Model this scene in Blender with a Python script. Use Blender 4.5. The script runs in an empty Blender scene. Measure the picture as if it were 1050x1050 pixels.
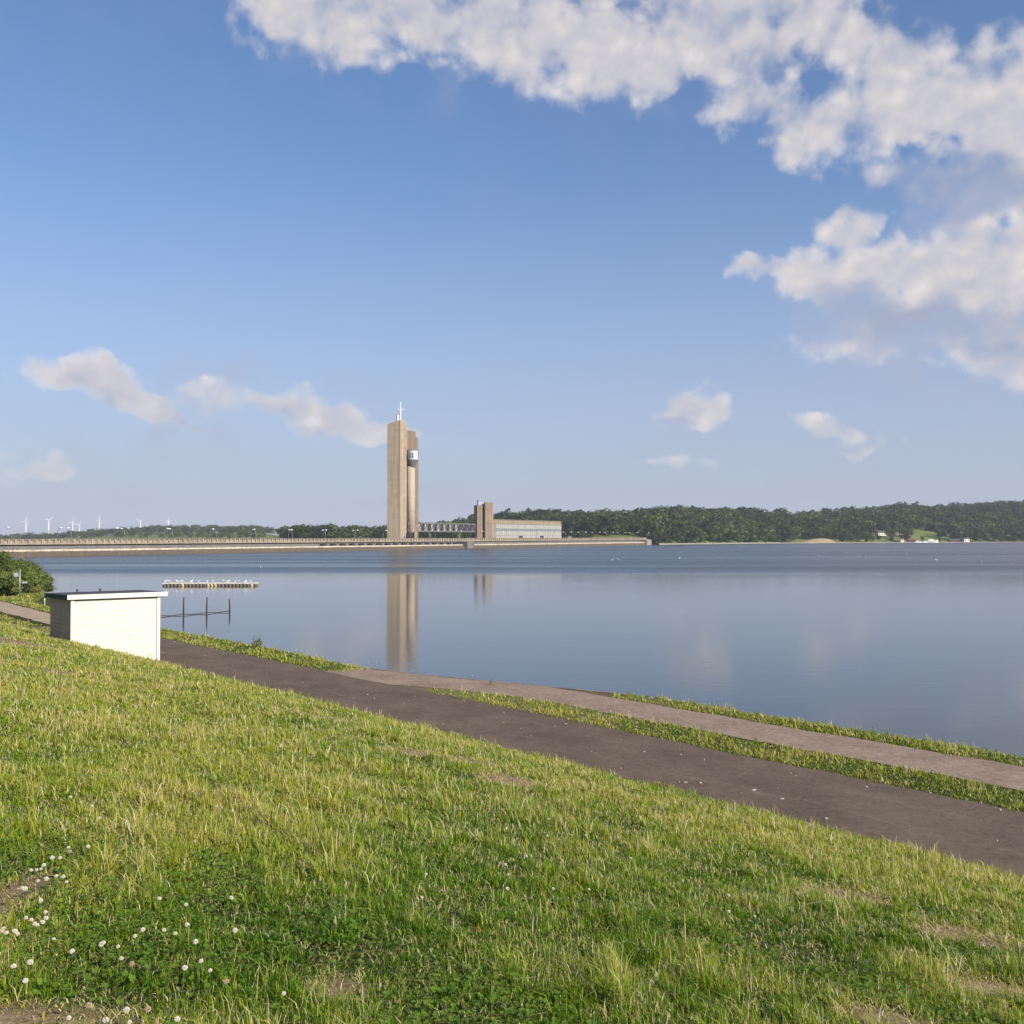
import bpy, math, random
import numpy as np
from mathutils import Vector, Matrix

R = math.radians
random.seed(7)
rng = np.random.default_rng(7)
scene = bpy.context.scene
col = scene.collection

# ------------------------------------------------------------------ camera
EYE = 8.0            # metres above the lake
HZ = 550.2           # picture row of the horizon (photo pixels), focal length 1050 px
FP = 1050.0
cd = bpy.data.cameras.new('camera')
cd.sensor_width = 36.0
cd.lens = 36.0
cd.clip_start = 0.1
cd.clip_end = 30000
cam = bpy.data.objects.new('camera', cd)
col.objects.link(cam)
cam.location = (0, 0, EYE)
cam.rotation_euler = (R(90) + math.atan((HZ - 525) / FP), 0, 0)
scene.camera = cam

# ------------------------------------------------------------------ exposure
scene.view_settings.view_transform = 'Standard'
scene.view_settings.look = 'None'
scene.view_settings.exposure = 0.42
scene.view_settings.gamma = 1.0
scene.cycles.max_bounces = 6
scene.cycles.diffuse_bounces = 3
scene.cycles.glossy_bounces = 3
scene.cycles.transmission_bounces = 3
scene.cycles.volume_bounces = 0
scene.cycles.transparent_max_bounces = 8
scene.cycles.caustics_reflective = False
scene.cycles.caustics_refractive = False
scene.cycles.use_denoising = True

# ------------------------------------------------------------------ sun and sky
SUN_AZ = R(128)      # clockwise from +Y: behind the camera, to the right
SUN_EL = R(29)
SUN_DIR = Vector((math.sin(SUN_AZ) * math.cos(SUN_EL), math.cos(SUN_AZ) * math.cos(SUN_EL), math.sin(SUN_EL)))
sd = bpy.data.lights.new('sun', 'SUN')
sd.energy = 5.0
sd.angle = R(0.5)
sd.color = (1.0, 0.89, 0.74)
sun = bpy.data.objects.new('sun', sd)
col.objects.link(sun)
sun.rotation_euler = SUN_DIR.to_track_quat('Z', 'Y').to_euler()

SKY = 0.095
world = bpy.data.worlds.new('World')
scene.world = world
world.use_nodes = True


class NT:
    """small helper for writing node trees"""
    def __init__(self, tree):
        self.t = tree
        self.dims = '3D'
        self.n = tree.nodes
        self.l = tree.links

    def new(self, typ, **kw):
        nd = self.n.new(typ)
        for k, v in kw.items():
            setattr(nd, k, v)
        return nd

    def put(self, sock, v):
        if isinstance(v, bpy.types.NodeSocket):
            self.l.new(v, sock)
        elif v is not None:
            sock.default_value = v

    def math(self, op, a, b=None, c=None, clamp=False):
        nd = self.new('ShaderNodeMath', operation=op, use_clamp=clamp)
        for i, v in enumerate((a, b, c)):
            if v is not None:
                self.put(nd.inputs[i], v)
        return nd.outputs[0]

    def vmath(self, op, a, b=None, out=0, scale=None):
        nd = self.new('ShaderNodeVectorMath', operation=op)
        self.put(nd.inputs[0], a)
        if b is not None:
            self.put(nd.inputs[1], b)
        if scale is not None:
            self.put(nd.inputs['Scale'], scale)
        return nd.outputs[out]

    def noise(self, vec, scale, detail=4, rough=0.55, dist=0.0, out='Fac'):
        nd = self.new('ShaderNodeTexNoise', noise_dimensions=self.dims)
        if vec is not None:
            self.l.new(vec, nd.inputs['Vector'])
        nd.inputs['Scale'].default_value = scale
        nd.inputs['Detail'].default_value = detail
        nd.inputs['Roughness'].default_value = rough
        nd.inputs['Distortion'].default_value = dist
        return nd.outputs[out]

    def ramp(self, fac, stops, interp='LINEAR'):
        nd = self.new('ShaderNodeValToRGB')
        cr = nd.color_ramp
        cr.interpolation = interp
        while len(cr.elements) < len(stops):
            cr.elements.new(0.5)
        for e, (p, c) in zip(cr.elements, stops):
            e.position = p
            e.color = (c[0], c[1], c[2], 1) if not isinstance(c, float) else (c, c, c, 1)
        self.put(nd.inputs[0], fac)
        return nd.outputs[0]

    def mix(self, fac, a, b, typ='MIX'):
        nd = self.new('ShaderNodeMix', data_type='RGBA', blend_type=typ)
        self.put(nd.inputs[0], fac)
        self.put(nd.inputs[6], a if isinstance(a, bpy.types.NodeSocket) else (*a, 1))
        self.put(nd.inputs[7], b if isinstance(b, bpy.types.NodeSocket) else (*b, 1))
        return nd.outputs[2]

    def maprange(self, v, a, b, c=0.0, d=1.0, smooth=True):
        nd = self.new('ShaderNodeMapRange', interpolation_type='SMOOTHSTEP' if smooth else 'LINEAR')
        self.put(nd.inputs['Value'], v)
        nd.inputs['From Min'].default_value = a
        nd.inputs['From Max'].default_value = b
        nd.inputs['To Min'].default_value = c
        nd.inputs['To Max'].default_value = d
        return nd.outputs['Result']


def azel(px, py):
    """direction of a photo pixel as azimuth and elevation in degrees"""
    a = math.atan((px - 525) / FP)
    e = math.atan((HZ - py) / FP * math.cos(a))
    return math.degrees(a), math.degrees(e)


# cumulus banks of the sky: centre, radii (photo pixels), tilt, weight
CLOUDS = [
    # long bank along the top
    (285, 0, 60, 45, 0, .8), (350, 20, 85, 46, 0, .9), (440, 10, 120, 48, 5, .95), (540, 20, 130, 66, 4, .95), (620, 45, 95, 58, 8, 1.0),
    (672, 72, 50, 40, 0, 1.0), (740, 20, 130, 70, 0, .95), (845, 25, 75, 52, 0, .85), (756, 104, 56, 26, 0, .75), (690, -50, 330, 60, 0, .8),
    # bank coming in from the right, upper
    (842, 122, 52, 48, 0, .9), (925, 92, 80, 66, -10, 1.1), (1010, 115, 95, 85, 0, 1.1), (1090, 170, 130, 130, 0, 1.1),
    (1000, 175, 105, 60, 10, .95),
    # bank coming in from the right, lower
    (795, 272, 50, 18, 0, .7), (832, 282, 52, 38, 0, .95), (872, 232, 40, 38, -20, .85), (915, 275, 90, 40, 0, 1.0), (1010, 280, 115, 48, 0, 1.15),
    (950, 318, 150, 52, 4, .95), (1060, 335, 110, 62, 0, .9), (1150, 290, 110, 100, 0, 1.0), (900, 345, 120, 34, 4, .55),
    # low clouds on the left
    (70, 381, 52, 18, 4, .95), (112, 392, 48, 26, 18, 1.1), (145, 410, 52, 22, 22, 1.05), (185, 427, 40, 11, 8, .7), (225, 412, 80, 30, 5, .30),
    (300, 420, 64, 28, 12, .95), (345, 434, 62, 25, 8, 1.1), (392, 444, 50, 18, 8, .9), (28, 480, 52, 14, 0, .62), (-60, 470, 90, 40, 0, .7),
    # small ones on the right
    (718, 417, 50, 27, 0, 1.1), (696, 428, 36, 18, 0, .6), (832, 440, 28, 19, 10, .7), (880, 446, 48, 18, 4, .7), (862, 462, 30, 10, 0, .45),
    (700, 478, 45, 14, 0, .35),
]
VEILS = [(985, 215, 200, 110, .95), (1000, 345, 240, 100, 1.0), (860, 320, 130, 75, .55), (650, 40, 330, 90, .5), (330, 20, 120, 55, .4), (250, 430, 220, 70, .85), (60, 500, 260, 60, .45),
         (720, 450, 110, 60, .45), (870, 470, 170, 60, .5), (480, 500, 300, 50, .4), (1150, 250, 200, 200, .8), (700, 505, 300, 45, .4)]

# shaded undersides
SHADES = [(985, 195, 130, 42, 4, .9), (930, 325, 150, 40, 4, .9), (1040, 350, 120, 26, 0, .6), (860, 330, 70, 28, 0, .6), (225, 428, 90, 30, 6, .8), (320, 452, 70, 12, 8, .5),
          (690, 436, 46, 12, 0, .8), (95, 412, 40, 10, 22, .4), (420, 0, 150, 20, 0, .35), (760, 10, 130, 30, 0, .35), (790, 95, 40, 60, 0, .5), (890, 130, 30, 30, 0, .3), (855, 455, 60, 10, 0, .6),
          (1010, 60, 60, 20, 0, .3)]


def blob_chain(G, PW, blobs, fade_to, k, smooth, lo, hi):
    """largest of a set of soft ellipses; chained, so that they are worked out one after another"""
    acc = None
    for cx, cy, rx, ry, tilt, w in blobs:
        a, e = azel(cx, cy)
        mp = G.new('ShaderNodeMapping', vector_type='TEXTURE')
        mp.inputs['Location'].default_value = (a, e, 0)
        mp.inputs['Rotation'].default_value = (0, 0, R(-tilt))
        mp.inputs['Scale'].default_value = (rx * k, ry * k, 1)
        if acc is None:
            G.l.new(PW, mp.inputs['Vector'])
        else:
            sq = G.new('ShaderNodeVectorMath', operation='MULTIPLY_ADD')
            G.l.new(acc, sq.inputs[0])
            sq.inputs[1].default_value = (1e-7, 1e-7, 1e-7)
            G.l.new(PW, sq.inputs[2])
            G.l.new(sq.outputs[0], mp.inputs['Vector'])
        ln = G.vmath('LENGTH', mp.outputs[0], out=1)
        v = G.maprange(ln, lo, hi, w, fade_to)
        acc = v if acc is None else G.math('SMOOTH_MAX', acc, v, smooth)
    return acc


def field_group(name, blobs, fade_to, smooth, lo, hi, warp_scale, warp_amt):
    g = bpy.data.node_groups.new(name, 'ShaderNodeTree')
    g.interface.new_socket('Direction', in_out='INPUT', socket_type='NodeSocketVector')
    g.interface.new_socket('Field', in_out='OUTPUT', socket_type='NodeSocketFloat')
    G = NT(g)
    G.dims = '2D'
    gi, go = G.new('NodeGroupInput'), G.new('NodeGroupOutput')
    P = gi.outputs[0]
    warp = G.noise(P, warp_scale, 4, 0.5, out='Color')
    warp = G.vmath('SCALE', G.vmath('SUBTRACT', warp, (0.5, 0.5, 0.5)), scale=warp_amt)
    acc = blob_chain(G, G.vmath('ADD', P, warp), blobs, fade_to, math.degrees(1 / FP), smooth, lo, hi)
    G.put(go.inputs[0], acc)
    return g


def build_world():
    g = field_group('cloud_field', CLOUDS, -0.8, 0.08, 0.1, 1.55, 0.30, 2.6)
    g2 = field_group('veil_field', [(a, b, c, d, 0, e) for a, b, c, d, e in VEILS], 0.0, 0.15, 0.15, 1.0, 0.10, 6.0)
    g3 = field_group('shade_field', SHADES, 0.0, 0.15, 0.1, 1.1, 0.22, 3.0)

    W = NT(world.node_tree)
    W.dims = '2D'
    W.n.clear()
    out = W.new('ShaderNodeOutputWorld')
    bg = W.new('ShaderNodeBackground')
    bg.inputs['Strength'].default_value = SKY
    W.l.new(bg.outputs[0], out.inputs[0])
    sky = W.new('ShaderNodeTexSky', sky_type='NISHITA')
    sky.sun_disc = False
    sky.sun_elevation = SUN_EL
    sky.sun_rotation = SUN_AZ
    sky.altitude = 200
    sky.air_density = 1.0
    sky.dust_density = 1.2
    sky.ozone_density = 1.6
    tc = W.new('ShaderNodeTexCoord')
    dirv = tc.outputs['Generated']
    sx = W.new('ShaderNodeSeparateXYZ')
    W.l.new(dirv, sx.inputs[0])
    az = W.math('MULTIPLY', W.math('ARCTAN2', sx.outputs[0], sx.outputs[1]), 180 / math.pi)
    el = W.math('MULTIPLY', W.math('ARCSINE', sx.outputs[2]), 180 / math.pi)
    cb = W.new('ShaderNodeCombineXYZ')
    W.put(cb.inputs[0], az)
    W.put(cb.inputs[1], el)
    P = cb.outputs[0]

    def use(grp, vec):
        nd = W.new('ShaderNodeGroup')
        nd.node_tree = grp
        W.l.new(vec, nd.inputs[0])
        return nd.outputs[0]
    bulk = use(g, P)
    sc = W.vmath('MULTIPLY', P, (1.0, 1.25, 1.0))

    def lumps(vec, detail):
        return W.math('MULTIPLY', W.math('SUBTRACT', W.noise(vec, 0.40, detail, 0.51, 0.25), 0.5), 1.7)
    n0 = lumps(sc, 9)
    na = lumps(sc, 4)
    n1 = lumps(W.vmath('ADD', sc, (-0.45, 0.7, 0)), 4)
    shade = use(g3, P)
    vo = W.new('ShaderNodeTexVoronoi', feature='SMOOTH_F1', voronoi_dimensions='2D')
    W.l.new(W.vmath('ADD', sc, W.vmath('SCALE', W.noise(P, 1.3, 3, out='Color'), scale=0.8)), vo.inputs['Vector'])
    vo.inputs['Scale'].default_value = 0.62
    vo.inputs['Detail'].default_value = 1.0
    vo.inputs['Roughness'].default_value = 0.5
    vo.inputs['Smoothness'].default_value = 0.6
    puff = W.math('SUBTRACT', 0.50, vo.outputs['Distance'])
    d0 = W.math('ADD', W.math('ADD', bulk, 0.20), W.math('ADD', W.math('MULTIPLY', n0, 0.78), W.math('MULTIPLY', puff, 0.36)))
    alpha = W.math('DIVIDE', d0, W.math('ADD', 0.85, W.math('MULTIPLY', shade, 0.9)), clamp=True)
    alpha = W.maprange(alpha, 0.0, 1.0)
    # grey undersides and shaded hollows; billows facing the sun stand out
    relief = W.math('MULTIPLY', W.math('SUBTRACT', na, n1), 0.34)
    rim = W.maprange(d0, 0.05, 0.95, 0.24, -0.12)
    lit = W.math('SUBTRACT', W.math('ADD', 0.80, W.math('ADD', W.math('MULTIPLY', W.math('SUBTRACT', puff, 0.08), 0.24), W.math('ADD', relief, rim))), W.math('MULTIPLY', shade, 0.92), clamp=True)
    k = 1 / SKY
    ccol = W.ramp(lit, [(0.0, (.285, .315, .415)), (0.3, (.36, .375, .455)), (0.62, (.50, .48, .495)), (1.0, (.72, .665, .635))])
    ccol = W.vmath('SCALE', ccol, scale=k)
    base = sky.outputs[0]
    base = W.vmath('MULTIPLY', base, (0.74, 0.94, 1.17))
    lowair = W.maprange(el, 0.0, 22.0)
    base = W.mix(W.math('MULTIPLY', W.math('SUBTRACT', 1.0, lowair), 0.75), base, (.345 * k, .365 * k, .475 * k))
    vv = W.math('MULTIPLY', use(g2, P), W.maprange(W.noise(P, 0.25, 5, 0.55), .25, .65, .55, 1.0))
    base = W.mix(W.math('MULTIPLY', vv, 0.9), base, (.33 * k, .355 * k, .46 * k))
    fade = W.maprange(el, 0.5, 9.0, 0.5, 0.95)
    fin = W.mix(W.math('MULTIPLY', alpha, fade), base, ccol)
    W.put(bg.inputs['Color'], fin)
    world.cycles.sampling_method = 'MANUAL'
    world.cycles.sample_map_resolution = 512


build_world()

# ------------------------------------------------------------------ helpers: materials
MAT = {}


def material(name, build):
    m = bpy.data.materials.new(name)
    m.use_nodes = True
    T = NT(m.node_tree)
    bsdf = m.node_tree.nodes['Principled BSDF']
    build(T, bsdf, m)
    MAT[name] = m
    return m


def plain(name, c, rough=0.7, var=0.15, scale=3.0, metal=0.0, bump=0.0, spec=0.3):
    def f(T, b, m):
        tc = T.new('ShaderNodeTexCoord').outputs['Object']
        n = T.noise(tc, scale, 6, 0.6)
        v = T.maprange(n, 0.25, 0.75, 1 - var, 1 + var)
        cc = T.vmath('SCALE', (c[0], c[1], c[2]), scale=v)
        T.l.new(cc, b.inputs['Base Color'])
        b.inputs['Roughness'].default_value = rough
        b.inputs['Metallic'].default_value = metal
        b.inputs['Specular IOR Level'].default_value = spec
        if bump:
            bp = T.new('ShaderNodeBump')
            bp.inputs['Strength'].default_value = bump
            bp.inputs['Distance'].default_value = 0.02
            T.l.new(T.noise(tc, scale * 8, 4), bp.inputs['Height'])
            T.l.new(bp.outputs[0], b.inputs['Normal'])
    return material(name, f)


# ------------------------------------------------------------------ helpers: meshes
class MB:
    def __init__(self):
        self.v = []
        self.f = []

    def add(self, vs, fs):
        o = len(self.v)
        self.v.extend([tuple(v) for v in vs])
        self.f.extend([tuple(i + o for i in f) for f in fs])
        return self

    def box(self, x0, x1, y0, y1, z0, z1):
        vs = [(x0, y0, z0), (x1, y0, z0), (x1, y1, z0), (x0, y1, z0), (x0, y0, z1), (x1, y0, z1), (x1, y1, z1), (x0, y1, z1)]
        return self.add(vs, [(3, 2, 1, 0), (4, 5, 6, 7), (0, 1, 5, 4), (1, 2, 6, 5), (2, 3, 7, 6), (3, 0, 4, 7)])

    def prism(self, poly, z0, z1, tops=None):
        """poly counter-clockwise from above; tops: own height per corner"""
        n = len(poly)
        vs = [(x, y, z0) for x, y in poly] + [(x, y, tops[i] if tops else z1) for i, (x, y) in enumerate(poly)]
        fs = [tuple(range(n - 1, -1, -1)), tuple(range(n, 2 * n))]
        fs += [(i, (i + 1) % n, n + (i + 1) % n, n + i) for i in range(n)]
        return self.add(vs, fs)

    def slabxz(self, poly, y0, y1):
        """outline in x,z (counter-clockwise seen from -y), given thickness in y"""
        n = len(poly)
        vs = [(x, y0, z) for x, z in poly] + [(x, y1, z) for x, z in poly]
        fs = [tuple(range(n)), tuple(range(2 * n - 1, n - 1, -1))]
        fs += [((i + 1) % n, i, n + i, n + (i + 1) % n) for i in range(n)]
        return self.add(vs, fs)

    def tube(self, pts, rad, n=8, caps=True):
        pts = [Vector(p) for p in pts]
        if not isinstance(rad, (list, tuple)):
            rad = [rad] * len(pts)
        vs, fs = [], []
        for i, p in enumerate(pts):
            t = (pts[min(i + 1, len(pts) - 1)] - pts[max(i - 1, 0)]).normalized()
            a = t.orthogonal().normalized() if i == 0 else (a - t * a.dot(t)).normalized()
            b = t.cross(a)
            for k in range(n):
                q = 2 * math.pi * k / n
                vs.append(p + (a * math.cos(q) + b * math.sin(q)) * rad[i])
        for i in range(len(pts) - 1):
            for k in range(n):
                k2 = (k + 1) % n
                fs.append((i * n + k, i * n + k2, (i + 1) * n + k2, (i + 1) * n + k))
        if caps:
            fs.append(tuple(range(n - 1, -1, -1)))
            o = (len(pts) - 1) * n
            fs.append(tuple(range(o, o + n)))
        return self.add(vs, fs)

    def bar(self, a, b, w, h=None):
        """square bar from a to b"""
        h = h or w
        a, b = Vector(a), Vector(b)
        t = (b - a).normalized()
        up = Vector((0, 0, 1)) if abs(t.z) < .95 else Vector((0, 1, 0))
        s = t.cross(up).normalized() * w / 2
        u = s.cross(t).normalized() * h / 2
        vs = [a - s - u, a + s - u, a + s + u, a - s + u, b - s - u, b + s - u, b + s + u, b - s + u]
        return self.add(vs, [(0, 1, 2, 3), (7, 6, 5, 4), (1, 0, 4, 5), (2, 1, 5, 6), (3, 2, 6, 7), (0, 3, 7, 4)])

    def lathe(self, prof, n=24, cx=0, cy=0):
        vs, fs = [], []
        for r, z in prof:
            for k in range(n):
                q = 2 * math.pi * k / n
                vs.append((cx + r * math.cos(q), cy + r * math.sin(q), z))
        for i in range(len(prof) - 1):
            for k in range(n):
                k2 = (k + 1) % n
                fs.append((i * n + k, i * n + k2, (i + 1) * n + k2, (i + 1) * n + k))
        fs.append(tuple(range(n - 1, -1, -1)))
        o = (len(prof) - 1) * n
        fs.append(tuple(range(o, o + n)))
        return self.add(vs, fs)

    def blob(self, c, r, n=8, m=6, squash=(1, 1, 1)):
        vs, fs = [], []
        for i in range(m + 1):
            t = math.pi * i / m
            for k in range(n):
                q = 2 * math.pi * k / n
                vs.append((c[0] + r * squash[0] * math.sin(t) * math.cos(q), c[1] + r * squash[1] * math.sin(t) * math.sin(q), c[2] - r * squash[2] * math.cos(t)))
        for i in range(m):
            for k in range(n):
                k2 = (k + 1) % n
                fs.append((i * n + k, i * n + k2, (i + 1) * n + k2, (i + 1) * n + k))
        return self.add(vs, fs)

    def build(self, name, mat, parent=None, smooth=False, loc=None):
        me = bpy.data.meshes.new(name)
        me.from_pydata(self.v, [], self.f)
        me.validate()
        if smooth:
            me.polygons.foreach_set('use_smooth', [True] * len(me.polygons))
        me.materials.append(MAT[mat])
        o = bpy.data.objects.new(name, me)
        col.objects.link(o)
        if parent:
            o.parent = parent
        if loc:
            o.location = loc
        return o


def np_mesh(name, verts, quads=None, tris=None, mat=None, attrs=None, smooth=False):
    """large mesh straight from numpy arrays"""
    me = bpy.data.meshes.new(name)
    nv = len(verts)
    me.vertices.add(nv)
    me.vertices.foreach_set('co', np.ascontiguousarray(verts, dtype=np.float32).ravel())
    loops, starts = [], []
    o = 0
    if quads is not None and len(quads):
        loops.append(quads.ravel())
        starts.append(np.arange(len(quads)) * 4)
        o = len(quads) * 4
    if tris is not None and len(tris):
        loops.append(tris.ravel())
        starts.append(o + np.arange(len(tris)) * 3)
    loops = np.concatenate(loops).astype(np.int32)
    starts = np.concatenate(starts).astype(np.int32)
    me.loops.add(len(loops))
    me.loops.foreach_set('vertex_index', loops)
    me.polygons.add(len(starts))
    me.polygons.foreach_set('loop_start', starts)
    if smooth:
        me.polygons.foreach_set('use_smooth', np.ones(len(starts), dtype=bool))
    me.update(calc_edges=True)
    for k, a in (attrs or {}).items():
        at = me.attributes.new(k, 'FLOAT', 'POINT')
        at.data.foreach_set('value', np.ascontiguousarray(a, dtype=np.float32))
    if mat:
        me.materials.append(MAT[mat])
    ob = bpy.data.objects.new(name, me)
    col.objects.link(ob)
    return ob


def tag(o, label=None, cat=None, group=None, kind=None):
    for k, v in (('label', label), ('category', cat), ('group', group), ('kind', kind)):
        if v:
            o[k] = v
    return o


def thing(name, label, cat, loc=(0, 0, 0), rz=0.0, group=None):
    o = bpy.data.objects.new(name, None)
    o.empty_display_size = 0.3
    col.objects.link(o)
    o.location = loc
    o.rotation_euler = (0, 0, rz)
    return tag(o, label, cat, group)


def copy_tree(o, parent=None):
    c = o.copy()
    col.objects.link(c)
    if parent:
        c.parent = parent
    for ch in list(o.children):
        copy_tree(ch, c)
    return c


def vnoise(x, y, seed=0):
    """smooth value noise in 0..1 for numpy arrays"""
    xi, yi = np.floor(x), np.floor(y)
    fx, fy = x - xi, y - yi
    fx, fy = fx * fx * (3 - 2 * fx), fy * fy * (3 - 2 * fy)

    def h(a, b):
        q = np.sin(a * 127.1 + b * 311.7 + seed * 74.7) * 43758.5453
        return q - np.floor(q)
    return (h(xi, yi) * (1 - fx) + h(xi + 1, yi) * fx) * (1 - fy) + (h(xi, yi + 1) * (1 - fx) + h(xi + 1, yi + 1) * fx) * fy


def fbm(x, y, seed=0, oct=4):
    s, a, t = 0, 1.0, 0
    for i in range(oct):
        s = s + a * vnoise(x * 2 ** i, y * 2 ** i, seed + i)
        t += a
        a *= .5
    return s / t


# ------------------------------------------------------------------ materials
def m_ground(T, b, m):
    tc = T.new('ShaderNodeTexCoord').outputs['Object']
    n = T.noise(tc, 0.9, 6, 0.6)
    n2 = T.noise(tc, 9.0, 6, 0.7)
    c = T.ramp(n2, [(0.3, (.028, .026, .012)), (0.5, (.055, .048, .022)), (0.72, (.11, .085, .05))])
    c = T.mix(T.maprange(n, .35, .62), c, (.04, .055, .014))
    dry = T.new('ShaderNodeAttribute', attribute_name='dry').outputs['Fac']
    soil = T.ramp(T.noise(tc, 22.0, 8, 0.75), [(0.3, (.11, .075, .045)), (0.5, (.24, .175, .11)), (0.7, (.40, .31, .20))])
    c = T.mix(dry, c, soil)
    T.l.new(c, b.inputs['Base Color'])
    b.inputs['Roughness'].default_value = 1.0
    b.inputs['Specular IOR Level'].default_value = 0.05
    bp = T.new('ShaderNodeBump')
    bp.inputs['Strength'].default_value = 0.6
    bp.inputs['Distance'].default_value = 0.03
    T.l.new(T.noise(tc, 30.0, 6, 0.7), bp.inputs['Height'])
    T.l.new(bp.outputs[0], b.inputs['Normal'])


material('ground', m_ground)


def m_asphalt(T, b, m):
    tc = T.new('ShaderNodeTexCoord').outputs['Object']
    big = T.noise(tc, 0.7, 5, 0.6)
    fine = T.noise(tc, 60.0, 4, 0.8)
    c = T.ramp(big, [(0.3, (.118, .090, .068)), (0.7, (.172, .134, .102))])
    grit = T.ramp(fine, [(0.35, (.55, .55, .55)), (0.5, (1, 1, 1)), (0.68, (1.0, 1.0, 1.0)), (0.76, (2.2, 2.1, 2.0))])
    c = T.mix(1.0, c, grit, 'MULTIPLY')
    mid = T.noise(tc, 9.0, 6, 0.75)
    c = T.mix(1.0, c, T.ramp(mid, [(.32, (.70, .70, .70)), (.5, (1, 1, 1)), (.64, (1.12, 1.1, 1.08)), (.72, (1.6, 1.5, 1.4))]), 'MULTIPLY')
    dust = T.maprange(T.noise(T.vmath('MULTIPLY', tc, (.5, .35, 1)), 1.6, 6, 0.7), .5, .72)
    c = T.mix(T.math('MULTIPLY', dust, .35), c, (.20, .155, .12))
    # long cracks filled with dust and blown-in bits
    w = T.new('ShaderNodeTexVoronoi', feature='DISTANCE_TO_EDGE')
    wp = T.vmath('ADD', tc, T.vmath('SCALE', T.noise(tc, 1.4, 4, out='Color'), scale=0.6))
    T.l.new(wp, w.inputs['Vector'])
    w.inputs['Scale'].default_value = 0.22
    crack = T.math('MULTIPLY', T.maprange(w.outputs['Distance'], 0.0, 0.010, 1.0, 0.0), T.maprange(T.noise(tc, 1.1, 3), .45, .6))
    c = T.mix(T.math('MULTIPLY', crack, 0.3), c, (.22, .17, .12))
    # a wavering lengthwise crack with dust and seedlings in it
    dp = T.vmath('DOT_PRODUCT', tc, (float(math.cos(R(39.8))), float(math.sin(R(39.8))), 0), out=1)
    for off, wd_ in ((15.25, .030), (16.6, .016)):
        wav = T.math('MULTIPLY', T.math('SUBTRACT', T.noise(tc, .55 + off * .01, 6, 0.65), 0.5), 1.5)
        ln = T.math('ABSOLUTE', T.math('SUBTRACT', T.math('ADD', dp, wav), off))
        f = T.math('MULTIPLY', T.maprange(ln, 0.0, wd_ * 2, 1.0, 0.0), T.maprange(T.noise(tc, .8, 3), .42, .6))
        c = T.mix(T.math('MULTIPLY', f, .42), c, (.24, .20, .13))
    T.l.new(c, b.inputs['Base Color'])
    b.inputs['Roughness'].default_value = 0.95
    b.inputs['Specular IOR Level'].default_value = 0.08
    bp = T.new('ShaderNodeBump')
    bp.inputs['Strength'].default_value = 0.5
    bp.inputs['Distance'].default_value = 0.008
    T.l.new(fine, bp.inputs['Height'])
    T.l.new(bp.outputs[0], b.inputs['Normal'])


material('asphalt', m_asphalt)


def m_gravelpath(T, b, m):
    tc = T.new('ShaderNodeTexCoord').outputs['Object']
    big = T.noise(tc, 0.9, 5, 0.65)
    fine = T.noise(tc, 45.0, 5, 0.8)
    c = T.ramp(big, [(0.3, (.22, .165, .128)), (0.7, (.31, .24, .19))])
    grit = T.ramp(fine, [(0.3, (.6, .6, .6)), (0.5, (1, 1, 1)), (0.72, (1.6, 1.55, 1.5))])
    c = T.mix(1.0, c, grit, 'MULTIPLY')
    mid = T.noise(tc, 7.0, 6, 0.75)
    c = T.mix(1.0, c, T.ramp(mid, [(.32, (.72, .72, .72)), (.5, (1, 1, 1)), (.70, (1.35, 1.3, 1.25))]), 'MULTIPLY')
    T.l.new(c, b.inputs['Base Color'])
    b.inputs['Roughness'].default_value = 0.95
    b.inputs['Specular IOR Level'].default_value = 0.1
    bp = T.new('ShaderNodeBump')
    bp.inputs['Strength'].default_value = 0.6
    bp.inputs['Distance'].default_value = 0.012
    T.l.new(fine, bp.inputs['Height'])
    T.l.new(bp.outputs[0], b.inputs['Normal'])


material('gravel_path', m_gravelpath)
plain('sandy_path', (.36, .28, .19), 0.95, 0.25, 1.5, bump=.4)


def m_water(T, b, m):
    geo = T.new('ShaderNodeNewGeometry')
    pos = geo.outputs['Position']
    sx = T.new('ShaderNodeSeparateXYZ')
    T.l.new(pos, sx.inputs[0])
    y = sx.outputs[1]
    # a breeze ruffles the far part of the lake; the near part lies still
    yw = T.math('ADD', y, T.math('MULTIPLY', T.math('SUBTRACT', T.noise(T.vmath('MULTIPLY', pos, (.004, .02, 0)), 1.0, 3), 0.5), 60.0))
    ruff = T.maprange(yw, 195, 250)
    streak = T.noise(T.vmath('MULTIPLY', pos, (.0035, .03, 0)), 1.0, 4, 0.6)
    ruff = T.math('MULTIPLY', ruff, T.maprange(streak, .28, .62, .45, 1.0))
    near = T.maprange(T.noise(T.vmath('MULTIPLY', pos, (.02, .05, 0)), 1.0, 3, .6), .42, .7)
    amt = T.math('ADD', T.math('MULTIPLY', ruff, 1.7), T.math('MULTIPLY', near, 0.035))
    amt = T.math('ADD', amt, 0.055)
    wv = T.noise(T.vmath('MULTIPLY', pos, (.55, 1.0, 1)), 1.3, 4, 0.6)
    sw = T.noise(T.vmath('MULTIPLY', pos, (.12, .4, 1)), 1.0, 2, 0.5)
    h = T.math('ADD', wv, T.math('MULTIPLY', sw, 0.6))
    bp = T.new('ShaderNodeBump')
    bp.inputs['Distance'].default_value = 0.12
    T.l.new(h, bp.inputs['Height'])
    T.l.new(amt, bp.inputs['Strength'])
    T.l.new(bp.outputs[0], b.inputs['Normal'])
    T.l.new(T.maprange(ruff, 0, 1, .075, .32, smooth=False), b.inputs['Roughness'])
    b.inputs['Base Color'].default_value = (.034, .046, .052, 1)
    b.inputs['IOR'].default_value = 1.333
    b.inputs['Specular IOR Level'].default_value = 0.5


material('water', m_water)


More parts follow.
